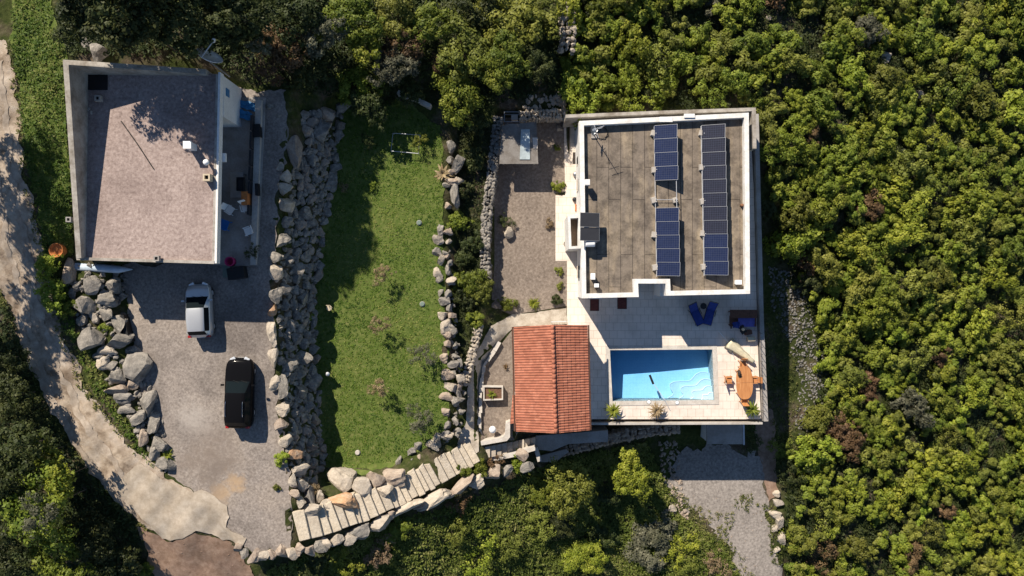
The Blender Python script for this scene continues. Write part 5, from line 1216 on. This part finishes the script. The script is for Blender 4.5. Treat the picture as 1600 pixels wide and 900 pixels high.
def crown(seed, nclump, nleaf, leaf=.13, cr=(.24, .40), flat=.75, lump=.3):
    """a crown of unit radius: leaf clumps spread through an uneven dome; base at z=-0.55"""
    global RNG
    RNG = np.random.default_rng(seed); P_ = []; N_ = []; S_ = []; T_ = []
    ph = RNG.uniform(0, 6.28, 4)
    for i in range(nclump):
        d = unit(1)[0]; d[2] = abs(d[2])*1.1-.35; d /= np.linalg.norm(d)
        az = math.atan2(d[1], d[0]); rad = (1+lump*math.sin(2*az+ph[0])*.6+lump*math.sin(3*az+ph[1])*.6+lump*.5*math.sin(5*az+ph[2]))*RNG.uniform(.50, .86)
        c = d*rad*np.array([1, 1, flat]); r = RNG.uniform(*cr); k = int(nleaf*(r/.32)**2)
        u = unit(k); u[:, 2] = np.where(u[:, 2] < -.35, -u[:, 2], u[:, 2])
        rr_ = r*(.5+.72*RNG.random(k)); P_.append(c+u*rr_[:, None]*np.array([1, 1, .85])); N_.append(u+unit(k)*.38+np.array([0, 0, .25]))
        S_.append(leaf*RNG.uniform(.65, 1.25, k)); T_.append(np.clip(RNG.uniform(.2, .8)+RNG.normal(size=k)*.14, 0, 1))
    return leafcloud('crown', np.concatenate(P_), np.concatenate(N_), np.concatenate(S_), np.concatenate(T_), m=L['green'])
CRB = [crown(10+i, 62, 78, .074, (.13, .27), .75, .42) for i in range(8)]          # broad clumpy crowns
CRS = [crown(40+i, 28, 72, .106, (.19, .36), .8, .38) for i in range(7)]   # small shrub crowns
CRL = [crown(70+i, 52, 60, .056, (.13, .25), .75, .4) for i in range(4)]   # loose fine crowns
CRX = [crown(90+i, 120, 130, .050, (.12, .22), .7, .34) for i in range(4)]  # big trees
def trunk_mesh(seed):
    rg = random.Random(seed); b = MB(); b.tube([(0, 0, -1.0), (.03, .02, -.75), (.0, .05, -.45), (.04, .02, -.1)], [.10, .085, .065, .035], 7)
    for k_ in range(4):
        a = k_*1.6+rg.uniform(-.3, .3); b.tube([(0, .03, -.6+.08*k_), (.25*math.cos(a), .25*math.sin(a), -.3), (.5*math.cos(a), .5*math.sin(a), -.02)], [.045, .03, .015], 5)
    me = b.mesh('trunk'); me.materials.append(M['bark']); return me
TRK = [trunk_mesh(i) for i in range(3)]
vr = random.Random(99)
def plant(px, py, rpx, kindl, label, cat='tree', group=None, pool=None, hfac=.8, name='tree', trunk=True, up=None, zat=None, sq=1.0):
    """px,py: crown centre in the photo, rpx: crown radius in photo pixels"""
    g = G(px, py) if zat is None else P(px, py, zat); k_ = (H-g.z-1)/F; r = rpx*k_; hh = r*hfac
    lift = hh*.62 if up is None else up
    zc = g.z+lift; c = P(px, py, zc); base = Vector((c.x, c.y, h1(c.x, c.y) if zat is None else zat)); zc = base.z+lift; c = P(px, py, zc)
    t = thing(name, label, cat, (c.x, c.y, base.z), vr.uniform(0, 6.28), group)
    cm = vr.choice(pool); o = bpy.data.objects.new('crown', cm); C.objects.link(o); o.parent = t
    o.location = (0, 0, lift); o.scale = (r*sq, r/sq, hh)
    o.material_slots[0].link = 'OBJECT'; o.material_slots[0].material = L[kindl]
    if trunk:
        o = bpy.data.objects.new('trunk', vr.choice(TRK)); C.objects.link(o); o.parent = t
        o.location = (0, 0, lift); o.scale = (max(.25, r*.3), max(.25, r*.3), lift+.1)
    return t
CW = {'bright': 'bright green', 'green': 'mid green', 'dark': 'dark green', 'olive': 'olive green', 'grey': 'greyish', 'rust': 'rusty brown', 'lime': 'lime green', 'dry': 'dry straw-brown'}
# --- trees placed by eye ------------------------------------------------
TOPL = [ # px, py, radius, colour, pool, height of crown centre over the ground, label
 (128,18,50,'dark','X',5.0,'tall dark tree at the top left corner beside the grass verge'),
 (200,26,60,'dark','X',6.6,'dark tree top second from the grass verge, above the low house'),
 (205,8,28,'grey','L',6.6,'greyish sunlit treetop above the middle of the low house'),
 (268,36,54,'dark','X',5.6,'dark tree close above the gravel roof'),
 (318,22,50,'dark','X',4.8,'broad dark tree behind the satellite dish'),
 (392,62,30,'dark','X',2.4,'low dark bush up right of the satellite dish'),
 (372,24,50,'dark','X',4.0,'dark tree at the top edge right of the dish'),
 (404,75,18,'grey','L',3.6,'small greyish sunlit tree beside the dark trees'),
 (440,70,40,'rust','X',1.8,'brownish green tree above the shaded lane'),
 (425,112,26,'rust','L',1.9,'rusty lower crown at the end of the shaded lane'),
 (480,105,36,'dark','X',1.4,'dark tree above the top of the stone bank'),
 (505,55,36,'grey','X',2.5,'grey-green tree above the stone bank'),
 (548,30,46,'green','X',2.6,'mid green tree at the top edge above the stone bank'),
 (460,20,46,'dark','X',2.4,'dark tree at the top edge left of the green one'),
 (572,72,32,'bright','B',2.4,'bright sunlit tree above the upper lawn'),
 (560,135,36,'bright','X',1.7,'bright tree hanging over the upper left lawn corner'),
 (612,105,34,'grey','X',2.2,'grey-green tree over the bent low wall'),
 (632,70,38,'rust','X',2.0,'reddish brown tree between green ones above the lawn'),
 (620,25,40,'olive','X',2.2,'olive tree at the top edge above the lawn'),
 (670,40,40,'green','X',2.0,'dense green tree above the brown one'),
 (690,100,18,'rust','L',1.9,'small reddish bare bush between two trees'),
 (725,80,50,'olive','X',2.2,'broad olive tree above the strip beside the yard'),
 (715,150,42,'green','X',1.9,'rounded green tree at the upper right lawn corner'),
 (770,110,34,'green','X',3.2,'green tree left of the rubble above the yard'),
 (738,15,44,'dark','X',1.9,'dark tree at the top edge over the olive one'),
 (800,40,58,'olive','X',1.9,'wide olive brown tree left of the straight rubble wall'),
 (790,90,36,'green','X',3.4,'green tree under the wide olive brown one'),
 (840,25,36,'olive','X',1.6,'olive bush touching the straight rubble wall'),
 (838,100,28,'dark','X',2.6,'dark bush beside the rubble patch'),
 (740,190,24,'dark','B',1.0,'dark bush at the top of the strip beside the lawn wall'),
 (580,165,30,'dark','B',2.0,'dark bush in the shade above the lawn'),
]
pools = {'X': CRX, 'B': CRB, 'S': CRS, 'L': CRL}
for px, py, r, c, pl, up, lab in TOPL: plant(px, py, r, c, lab, pool=pools[pl], up=up, hfac=.85, sq=vr.uniform(.9, 1.1))
BOTL = [(60,790,64,'green','X',3.4,'large green tree in the lower left corner'),(18,850,46,'dark','X',3.0,'dark tree at the left edge of the lower left corner'),(95,870,50,'green','X',2.2,'tree at the bottom edge left of the bare earth'),
 (92,748,26,'bright','B',3.2,'bright sunlit crown on top of the lower left trees'),(30,700,48,'dark','X',3.4,'dark tree left of the road bend'),(68,708,28,'green','B',2.4,'smaller green tree beside the road bend'),(60,800,30,'grey','L',5.3,'greyish sunlit crown in the middle of the lower left trees'),
 (142,835,40,'dark','X',1.8,'dark tree nearest to the bare earth slope'),(20,620,40,'dark','X',2.2,'dark bush in the shade left of the road'),(180,885,36,'dark','B',1.6,'low dark bush at the bottom edge by the bare earth'),(-5,760,40,'dark','X',4.0,'dark tree cut by the left edge of the photo'),(225,893,14,'green','S',.6,'tiny green bush at the bottom edge beside the bare earth'),
 (10,560,36,'dark','X',1.4,'low dark bush left of the dirt road near the left edge'),(38,655,22,'dark','B',1.0,'small dark bush between road and lower left trees')]
for px, py, r, c, pl, up, lab in BOTL: plant(px, py, r, c, lab, pool=pools[pl], up=up, hfac=.85)
# tall trees just beyond the left and top edge, whose shadows fall into the picture
for px, py, r, up, lab in ((-174,50,50,5.6,'tall dark tree beyond the upper left edge shading the road'),(-170,120,50,5.6,'tree beyond the left edge shading the upper road'),(-170,190,50,5.8,'tree beyond the left edge shading the middle road'),(-164,262,52,5.8,'tree beyond the left edge shading the road bend'),(-160,335,52,5.4,'tree beyond the left edge above the road bend'),(95,-70,60,6.5,'tall tree above the top edge shading the grass verge'),(170,-50,64,8.0,'tall tree above the top edge shading the gravel roof'),(245,-62,58,5.6,'tree above the top edge shading the lane beside the patio'),(290,-45,50,4.8,'tree above the top edge right of the one shading the lane'),(-156,415,50,4.8,'tree beyond the left edge shading the lower road')):
    plant(px, py, r, 'dark', lab, pool=CRX, up=up, hfac=.8, trunk=py < 0 and False)
MID = [(715,347,20,'green','B',None,'round green bush beside the upper end of the piled lawn wall'),(722,405,16,'dark','B',None,'dark bush in the strip between lawn wall and yard'),(735,440,24,'green','B',None,'green bush in the strip left of the yard'),(727,468,20,'dark','B',None,'dark bush under the green one in the strip'),(752,457,22,'olive','B',None,'olive bush at the lower end of the yard wall'),(743,500,14,'green','S',None,'small green bush by the bend of the garden path'),(722,300,18,'dark','B',None,'dark bush in the strip opposite the agave'),(738,245,22,'dark','B',None,'dark bush in the shaded upper strip'),(738,380,18,'dark','B',None,'dark bush in the middle of the strip'),(712,440,14,'green','S',None,'small bush behind the piled lawn wall'),
 (871,291,10,'bright','S',None,'clipped round green bush at the right side of the yard'),(870,231,6,'green','S',None,'tiny green tuft in the upper yard'),(874,424,7,'olive','S',None,'upper one of three small bushes along the yard edge'),(875,447,7,'olive','S',None,'middle one of three small bushes along the yard edge'),(870,468,9,'dark','S',None,'lower dark one of three bushes along the yard edge'),(793,475,14,'green','B',None,'green shrub in the lower left yard corner'),(858,350,7,'dry','S',None,'faint dry tuft in the yard'),(790,345,14,'dark','L',None,'loose dark plant by the shaded yard wall'),
 (812,722,18,'lime','B',.8,'vivid lime green shrub below the short steps'),(750,732,15,'green','B',None,'green bush with thin leaves at the foot of the stairs'),(722,735,13,'green','S',None,'spiky green plant beside the last stone steps'),(775,724,16,'rust','L',.6,'reddish flowering shrub left of the lime one'),
 (985,745,34,'bright','X',2.8,'bright round tree below the pool terrace'),(892,762,42,'olive','X',2.4,'olive brown tree below the tiled shed'),(915,870,34,'bright','X',2.0,'bright tree at the bottom edge left of the driveway'),(955,772,22,'dark','B',1.4,'dark bush left of the bright round tree'),(850,770,28,'green','B',1.0,'green bush below the lime shrub'),(838,820,30,'olive','L',.9,'olive thicket below the stairs'),(1018,848,44,'grey','X',.9,'greyish thicket left of the lower driveway'),(1062,858,32,'bright','L',.7,'bright green thicket touching the lower driveway'),(1068,890,24,'olive','L',.7,'olive thicket at the bottom edge of the driveway'),(1120,880,24,'dry','L',.4,'dry brush in the lower driveway'),(590,862,30,'dry','L',.5,'dry brown brush below the stairs'),
 (705,830,28,'olive','L',.6,'olive thicket right of the dry brush'),(745,870,38,'bright','L',.8,'bright green thicket at the bottom edge centre'),(790,850,32,'olive','L',.7,'olive thicket left of the bottom trees'),(715,785,22,'rust','L',.5,'rusty brush below the long pale kerb stones'),(540,880,28,'bright','L',.6,'bright green thicket below the upper stairs'),(490,885,24,'dark','B',.7,'dark bush at the bottom edge below the forecourt'),(620,828,20,'green','S',.5,'green bush below the middle steps'),(870,825,26,'dark','B',1.0,'dark bush between the olive tree and the bottom bright tree'),(940,840,22,'dark','B',.9,'dark bush behind the bottom bright tree'),
 (75,415,22,'lime','B',.8,'yellow-green bush between the dirt road and the left boulders'),(83,462,26,'lime','B',.9,'bright yellow-green bush at the road beside the left boulders'),(104,482,16,'green','S',.5,'green bush at the left boulder edge'),(163,512,9,'green','S',.7,'green plant growing between the left boulders'),(440,716,12,'lime','S',.3,'yellow-green tuft at the forecourt edge near the stairs'),(432,762,6,'olive','S',.15,'low tuft on the gravel near the stair top'),(490,763,12,'dry','L',.4,'dry brush between the bank and the cream boulders'),
 (394,392,13,'dark','L',.5,'dark leafy plant at the lower right patio corner'),(575,222,14,'dark','L',.8,'dark sapling in the shaded upper lawn'),(655,222,14,'green','L',.8,'green shrub at the right end of the metal frame'),(640,150,20,'dark','B',1.2,'dark bush by the bent low wall'),(1175,690,20,'dark','L',.5,'dark brush at the corner of the annex'),
 (1220,700,20,'green','L',.6,'shaded green brush right of the terrace corner'),(1235,740,26,'dark','L',.6,'dark brush beside the driveway boulders'),(1240,840,26,'green','L',.9,'green brush right of the driveway boulders'),(1195,330,18,'dark','B',1.0,'dark bush close to the right wall of the white house')]
for px, py, r, c, pl, up, lab in MID: plant(px, py, r, c, lab, cat='tree' if 'tree' in lab else 'bush', name='tree' if 'tree' in lab else 'shrub', pool=pools[pl], up=up if up is None or not (py > 765 and px > 480) else up*.6, hfac=.8 if not (py > 765 and px > 480) else .5, trunk=r > 12)
# lawn saplings
for px, py, r, c, lab in ((597,428,17,'dry','upper bare brown sapling in the middle of the lawn'),(592,508,17,'dry','middle bare brown sapling of the lawn'),(590,606,17,'dry','lower bare brown sapling of the lawn'),(660,555,22,'grey','greyish sapling at the right side of the lawn'),(655,652,24,'grey','greyish sapling in the lower right of the lawn'),(583,290,8,'lime','small yellowish plant in the upper lawn'),(537,292,9,'dry','yellowish tuft at the left edge of the upper lawn')):
    t = plant(px, py, r, c, lab, cat='sapling', name='sapling', pool=CRL, up=1.3 if r > 12 else .3, hfac=.8)
# --- spiky plants: agave, yuccas, potted palms ----------------------------
def frond_plant(px, py, z, r, nf, m, label, cat, name, potm=None, width=.05, droop=.6, seed=1):
    rg = random.Random(seed); t = thing(name, label, cat, P(px, py, z)); h0 = 0
    if potm:
        MB().lathe([(.16, 0), (.24, .05), (.28, .42), (.30, .46), (.26, .46), (.24, .38)], seg=16).build('pot', potm, t, True); MB().lathe([(.02, .38), (.25, .38)], seg=12).build('soil', M['soil'], t); h0 = .45
        MB().tube([(0, 0, .3), (0, 0, h0+.15)], [.09, .07], 8).build('trunk', M['bark'], t); h0 += .1
    V = []; Fc = []; T = []
    for k_ in range(nf):
        a = k_*2.39996+rg.uniform(-.2, .2); el = rg.uniform(.15, 1.25); ln_ = r*rg.uniform(.8, 1.1); n = 7; prev = None; b0 = len(V)
        for i in range(n+1):
            f = i/n; hr = ln_*math.cos(el)*f+ln_*.18*f*f; hzv = h0+ln_*math.sin(el)*f*1.0-ln_*droop*f*f
            w_ = width*math.sin(min(1, f*1.1+.12)*math.pi)**.7+.004; c = Vector((hr*math.cos(a), hr*math.sin(a), max(.02, hzv))); sd_ = Vector((-math.sin(a), math.cos(a), 0))*w_
            V += [c-sd_, c+sd_]
        for i in range(n): Fc.append((b0+2*i, b0+2*i+1, b0+2*i+3, b0+2*i+2)); T.append(rg.uniform(.2, .9))
    me = bpy.data.meshes.new('leaves'); me.from_pydata([tuple(v) for v in V], [], Fc); at_ = me.attributes.new('tint', 'FLOAT', 'FACE'); at_.data.foreach_set('value', T)
    link('leaves', me, m, t); return t
frond_plant(957, 640, 0, .82, 44, L['green'], 'potted palm at the left lower corner of the pool', 'palm', 'potted_palm', M['dark_metal'], .05, .6, 1)
frond_plant(1024, 640, 0, .82, 44, L['dry'], 'yellowing potted palm under the middle of the pool', 'palm', 'potted_palm', M['dark_metal'], .05, .6, 2)
frond_plant(1172, 638, 0, .82, 44, L['green'], 'potted palm in the lower right terrace corner', 'palm', 'potted_palm', M['dark_metal'], .05, .6, 3)
frond_plant(834, 474, .12, .55, 46, L['bright'], 'spiky yucca at the lower edge of the gravel yard', 'yucca', 'yucca', None, .045, .35, 4)
frond_plant(692, 272, 2.0, .95, 22, L['dry'], 'pale spiky agave leaning on the rocks at the upper right of the lawn', 'agave', 'agave', None, .09, .5, 5)
frond_plant(262, 712, 6.1, .6, 30, L['green'], 'spiky green plant on the lower tip of the left boulder slope', 'agave', 'agave', None, .05, .5, 6)
frond_plant(768, 616, .55, .45, 16, L['green'], 'young spiky plant in the soil of the planting box', 'yucca', 'yucca', None, .05, .3, 7)
frond_plant(790, 573, .12, .3, 12, L['rust'], 'small brown plant in the gravel bed left of the shed', 'plant', 'bed_plant', None, .04, .4, 8)
# --- the scrub on the right and above the white house ----------------------
forest = [(1180,-30),(1630,-30),(1630,930),(1235,930),(1228,870),(1240,760),(1262,690),(1290,610),(1282,520),(1262,450),(1235,400),(1205,300),(1190,180)]
top = [(895,-30),(1185,-30),(1185,168),(1050,170),(1000,165),(895,172),(880,120)]
gaps = [(1390,88,16),(1440,150,14),(1205,30,14),(1245,45,26),(1275,65,20),(1065,150,20),(1080,30,22),(960,100,12),(1060,60,16),(905,65,16),(1525,655,14),(1380,875,18),(1595,820,16),(1560,700,18),(1300,190,14),(1050,30,16),(925,75,14),(1430,600,10)]
pts = []; tr = 0
while len(pts) < 292 and tr < 30000:
    tr += 1; x, y = vr.uniform(885, 1625), vr.uniform(-25, 925); X_, Y_ = np.array([x]), np.array([y])
    if not (in_poly(X_, Y_, forest)[0] or in_poly(X_, Y_, top)[0]): continue
    r = vr.choice([13, 16, 19, 22, 27]) if x < 1330 or y < 260 else vr.choice([11, 13, 16, 19, 23])
    if any(math.hypot(x-a, y-b_) < (r+c)*.74 for a, b_, c in pts) or any(math.hypot(x-a, y-b_) < r*.7+c for a, b_, c in gaps): continue
    pts.append((x, y, r))
def region(x, y):
    if x < 1180: return 'above the white house'
    a = 'near the white house' if x < 1300 else 'mid right hillside' if x < 1460 else 'at the right edge'
    return ('in the upper scrub ' if y < 300 else 'in the pool-level scrub ' if y < 620 else 'in the lower scrub ')+a
grp = 'trees of the scrub hillside right of and above the white house'
for x, y, r in pts:
    if x < 1180: c = vr.choices(['bright', 'green', 'olive', 'rust', 'grey'], [5, 5, 2, .6, .3])[0]
    elif y < 250: c = vr.choices(['bright', 'green', 'olive', 'rust', 'grey'], [6, 5, 3, .5, .4])[0]
    elif y < 500: c = vr.choices(['bright', 'green', 'olive', 'rust', 'grey', 'dark'], [6, 4, 5, .6, .4, .4])[0]
    else: c = vr.choices(['bright', 'green', 'olive', 'rust', 'grey', 'lime'], [8, 3, 5, .5, .35, .35])[0]
    if math.hypot(x-1365, y-610) < 28 or math.hypot(x-1325, y-700) < 36: c = 'rust'
    pl = CRB if r > 18 else CRS
    if vr.random() < .15: pl = CRL
    if 1225 < x < 1300 and y < 330 and vr.random() < .5: pl = CRX
    plant(x, y, r*1.32, c, '%s %s tree %s' % ('broad' if r > 21 else 'mid-sized' if r > 16 else 'small', CW[c], region(x, y)), group=grp, pool=pl, hfac=vr.uniform(.7, 1.0), sq=vr.uniform(.85, 1.18), up=r*.045*vr.uniform(.6, 1.2))
# low scrub filling the canopy between the trees (past the 300 that stand out)
def scrub(name, n, m, seed):
    rg = random.Random(seed); P_ = []; N_ = []; S_ = []; T_ = []; k = 0; tries = 0
    while k < n and tries < n*60:
        tries += 1; x, y = rg.uniform(885, 1625), rg.uniform(-25, 925); X_, Y_ = np.array([x]), np.array([y])
        if not (in_poly(X_, Y_, forest)[0] or in_poly(X_, Y_, top)[0]): continue
        if any(math.hypot(x-a, y-b_) < c*1.02 for a, b_, c in pts) or any(math.hypot(x-a, y-b_) < c for a, b_, c in gaps): continue
        g = G(x, y); r = rg.uniform(.35, .85); lift = rg.uniform(.3, 1.0); bt = rg.uniform(.2, .75)
        for _ in range(rg.randint(3, 6)):
            c = np.array([g.x+rg.uniform(-r, r)*.8, g.y+rg.uniform(-r, r)*.8, g.z+lift+rg.uniform(-.1, .25)]); rr_ = r*rg.uniform(.35, .6); q = int(75*rr_/.35)
            u = unit(q); u[:, 2] = np.abs(u[:, 2]); P_.append(c+u*rr_*(.5+.75*RNG.random(q))[:, None]); N_.append(u+unit(q)*.4+np.array([0, 0, .3])); S_.append(.12*RNG.uniform(.65, 1.25, q)); T_.append(np.clip(bt+rg.uniform(-.1, .1)+RNG.normal(size=q)*.13, 0, 1))
        k += 1
    kind(link(name, leafcloud(name, np.concatenate(P_), np.concatenate(N_), np.concatenate(S_), np.concatenate(T_), m=m)), 'stuff')
RNG = np.random.default_rng(77)
scrub('scrub', 190, L['bright'], 1); scrub('scrub', 190, L['olive'], 2); scrub('scrub', 150, L['green'], 3)
# --- ground cover, grass -------------------------------------------------
def scatter(name, polys, n, m, size, tuft, hgt, avoid=(), off=.02, z=None):
    """low tufts over areas given in photo pixels; one object"""
    Pn = []; tot = 0
    for poly in polys:
        pw_ = [q2(G(a, b_)) for a, b_ in poly]
        x0, x1 = min(p[0] for p in pw_), max(p[0] for p in pw_); y0, y1 = min(p[1] for p in pw_), max(p[1] for p in pw_)
        ar = abs(sum(pw_[i][0]*pw_[(i+1) % len(pw_)][1]-pw_[(i+1) % len(pw_)][0]*pw_[i][1] for i in range(len(pw_))))/2
        k = int(n*ar*((x1-x0)*(y1-y0))/ar); X, Y = RNG.uniform(x0, x1, k), RNG.uniform(y0, y1, k); ok = in_poly(X, Y, pw_)
        for av in avoid: ok &= ~in_poly(X, Y, av)
        Pn.append(np.stack([X[ok], Y[ok]], 1))
    q = np.concatenate(Pn); Z = hz(q[:, 0], q[:, 1])
    pn = np.sin(q[:, 0]*1.1+2)*np.sin(q[:, 1]*.9)+.6*np.sin(q[:, 0]*2.7+q[:, 1]*1.9)+.5*np.sin(q[:, 1]*3.3-q[:, 0]*1.2)
    pn2 = np.sin(q[:, 0]*.55+q[:, 1]*.35)+np.sin(q[:, 1]*.62-q[:, 0]*.4+1)
    base = .42+.13*pn+.10*pn2+RNG.normal(size=len(q))*.14
    keep = RNG.random(len(q)) < 1.15-.5*np.clip(pn*.6+.2, 0, 1); q, Z, base = q[keep], Z[keep], base[keep]
    p3 = np.repeat(np.stack([q[:, 0], q[:, 1], Z+off], 1), tuft, 0); k = len(p3)
    d = unit(k); p3 = p3+d*np.array([size*1.1, size*1.1, 0]); p3[:, 2] += np.abs(RNG.random(k))*hgt
    nr = unit(k)*.75; nr[:, 2] = np.abs(nr[:, 2])+.8
    me = leafcloud(name, p3, nr, size*RNG.uniform(.6, 1.3, k), np.repeat(base, tuft)+RNG.normal(size=k)*.12, .34, m, .1)
    return kind(link(name, me), 'stuff')
RNG = np.random.default_rng(5)
scatter('driveway_weeds', [[(1060,770),(1110,800),(1150,800),(1130,870),(1090,840)], [(1180,780),(1205,790),(1205,810),(1180,800)], [(1110,830),(1145,850),(1180,900),(1120,900)], [(1050,760),(1066,770),(1080,800),(1060,800)], [(1195,790),(1212,790),(1222,880),(1205,880)], [(1150,765),(1180,770),(1170,800),(1145,790)]], 18, L['weed'], .09, 6, .2)
scatter('lawn_grass', [[(530,175),(612,155),(690,200),(692,360),(694,520),(703,600),(697,680),(640,714),(590,733),(545,742),(506,732),(499,640),(492,560),(496,430),(510,340),(524,260)]], 44, L['grass'], .072, 4, .06)
scatter('verge_grass', [[(18,-20),(70,-20),(103,85),(104,200),(112,300),(114,396),(92,404),(75,420),(58,340),(40,250),(32,170),(22,60)], [(108,520),(125,520),(160,590),(195,650),(240,730),(222,712),(180,655),(140,600)], [(80,430),(108,440),(118,520),(104,525),(85,470)]], 55, L['grass'], .10, 4, .18)
scatter('roadside_weeds', [[(12,60),(20,60),(40,250),(60,350),(80,430),(104,530),(134,600),(176,655),(220,708),(214,714),(168,660),(124,606),(94,536),(68,436),(48,350),(30,250),(22,150)], [(-20,400),(10,470),(35,540),(70,620),(105,680),(140,735),(175,775),(230,825),(222,832),(168,780),(132,740),(96,688),(60,626),(26,546),(0,474)]], 20, L['weed'], .10, 5, .15)
scatter('strip_grass', [[(716,200),(764,200),(758,430),(748,510),(722,590),(712,500),(714,350)]], 40, L['dark'], .10, 4, .2)
allz = [[q2(G(a, b_)) for a, b_ in poly] for poly in (ROAD, FORE, [(330,880),(215,822),(262,846),(352,842),(378,858),(400,930),(250,930)], [(1048,762),(1060,705),(1100,700),(1180,702),(1200,790),(1208,850),(1225,930),(1165,930),(1140,850),(1110,812),(1062,790)])]
scatter('ground_cover', [[(1195,180),(1640,-40),(1640,940),(1230,940),(1225,800),(1240,690),(1285,600),(1270,500),(1235,420),(1200,400)], [(890,-30),(1640,-30),(1640,30),(1190,200),(1180,172),(890,172)]], 16, L['dark'], .13, 6, .35, allz)  # dark leaf colour paints the shaded gaps between the scrub crowns
scatter('slope_weeds', [[(420,890),(470,868),(540,850),(620,812),(700,790),(830,735),(900,712),(1010,690),(1060,800),(1130,850),(1170,930),(420,930)]], 48, L['slope'], .12, 6, .34, allz)
scatter('shaded_grass', [[(1190,460),(1212,470),(1245,560),(1250,660),(1240,700),(1290,700),(1240,800),(1205,700),(1198,600)]], 12, L['weed'], .09, 5, .2, allz)
scatter('wood_floor', [[(95,-30),(880,-30),(880,150),(830,150),(740,170),(560,160),(420,140),(330,95),(110,85)], [(-30,480),(15,480),(60,620),(110,700),(220,830),(240,930),(-30,930)]], 22, L['dark'], .13, 6, .3, allz)  # dark leaf colour stands in for shade in the gaps under the trees
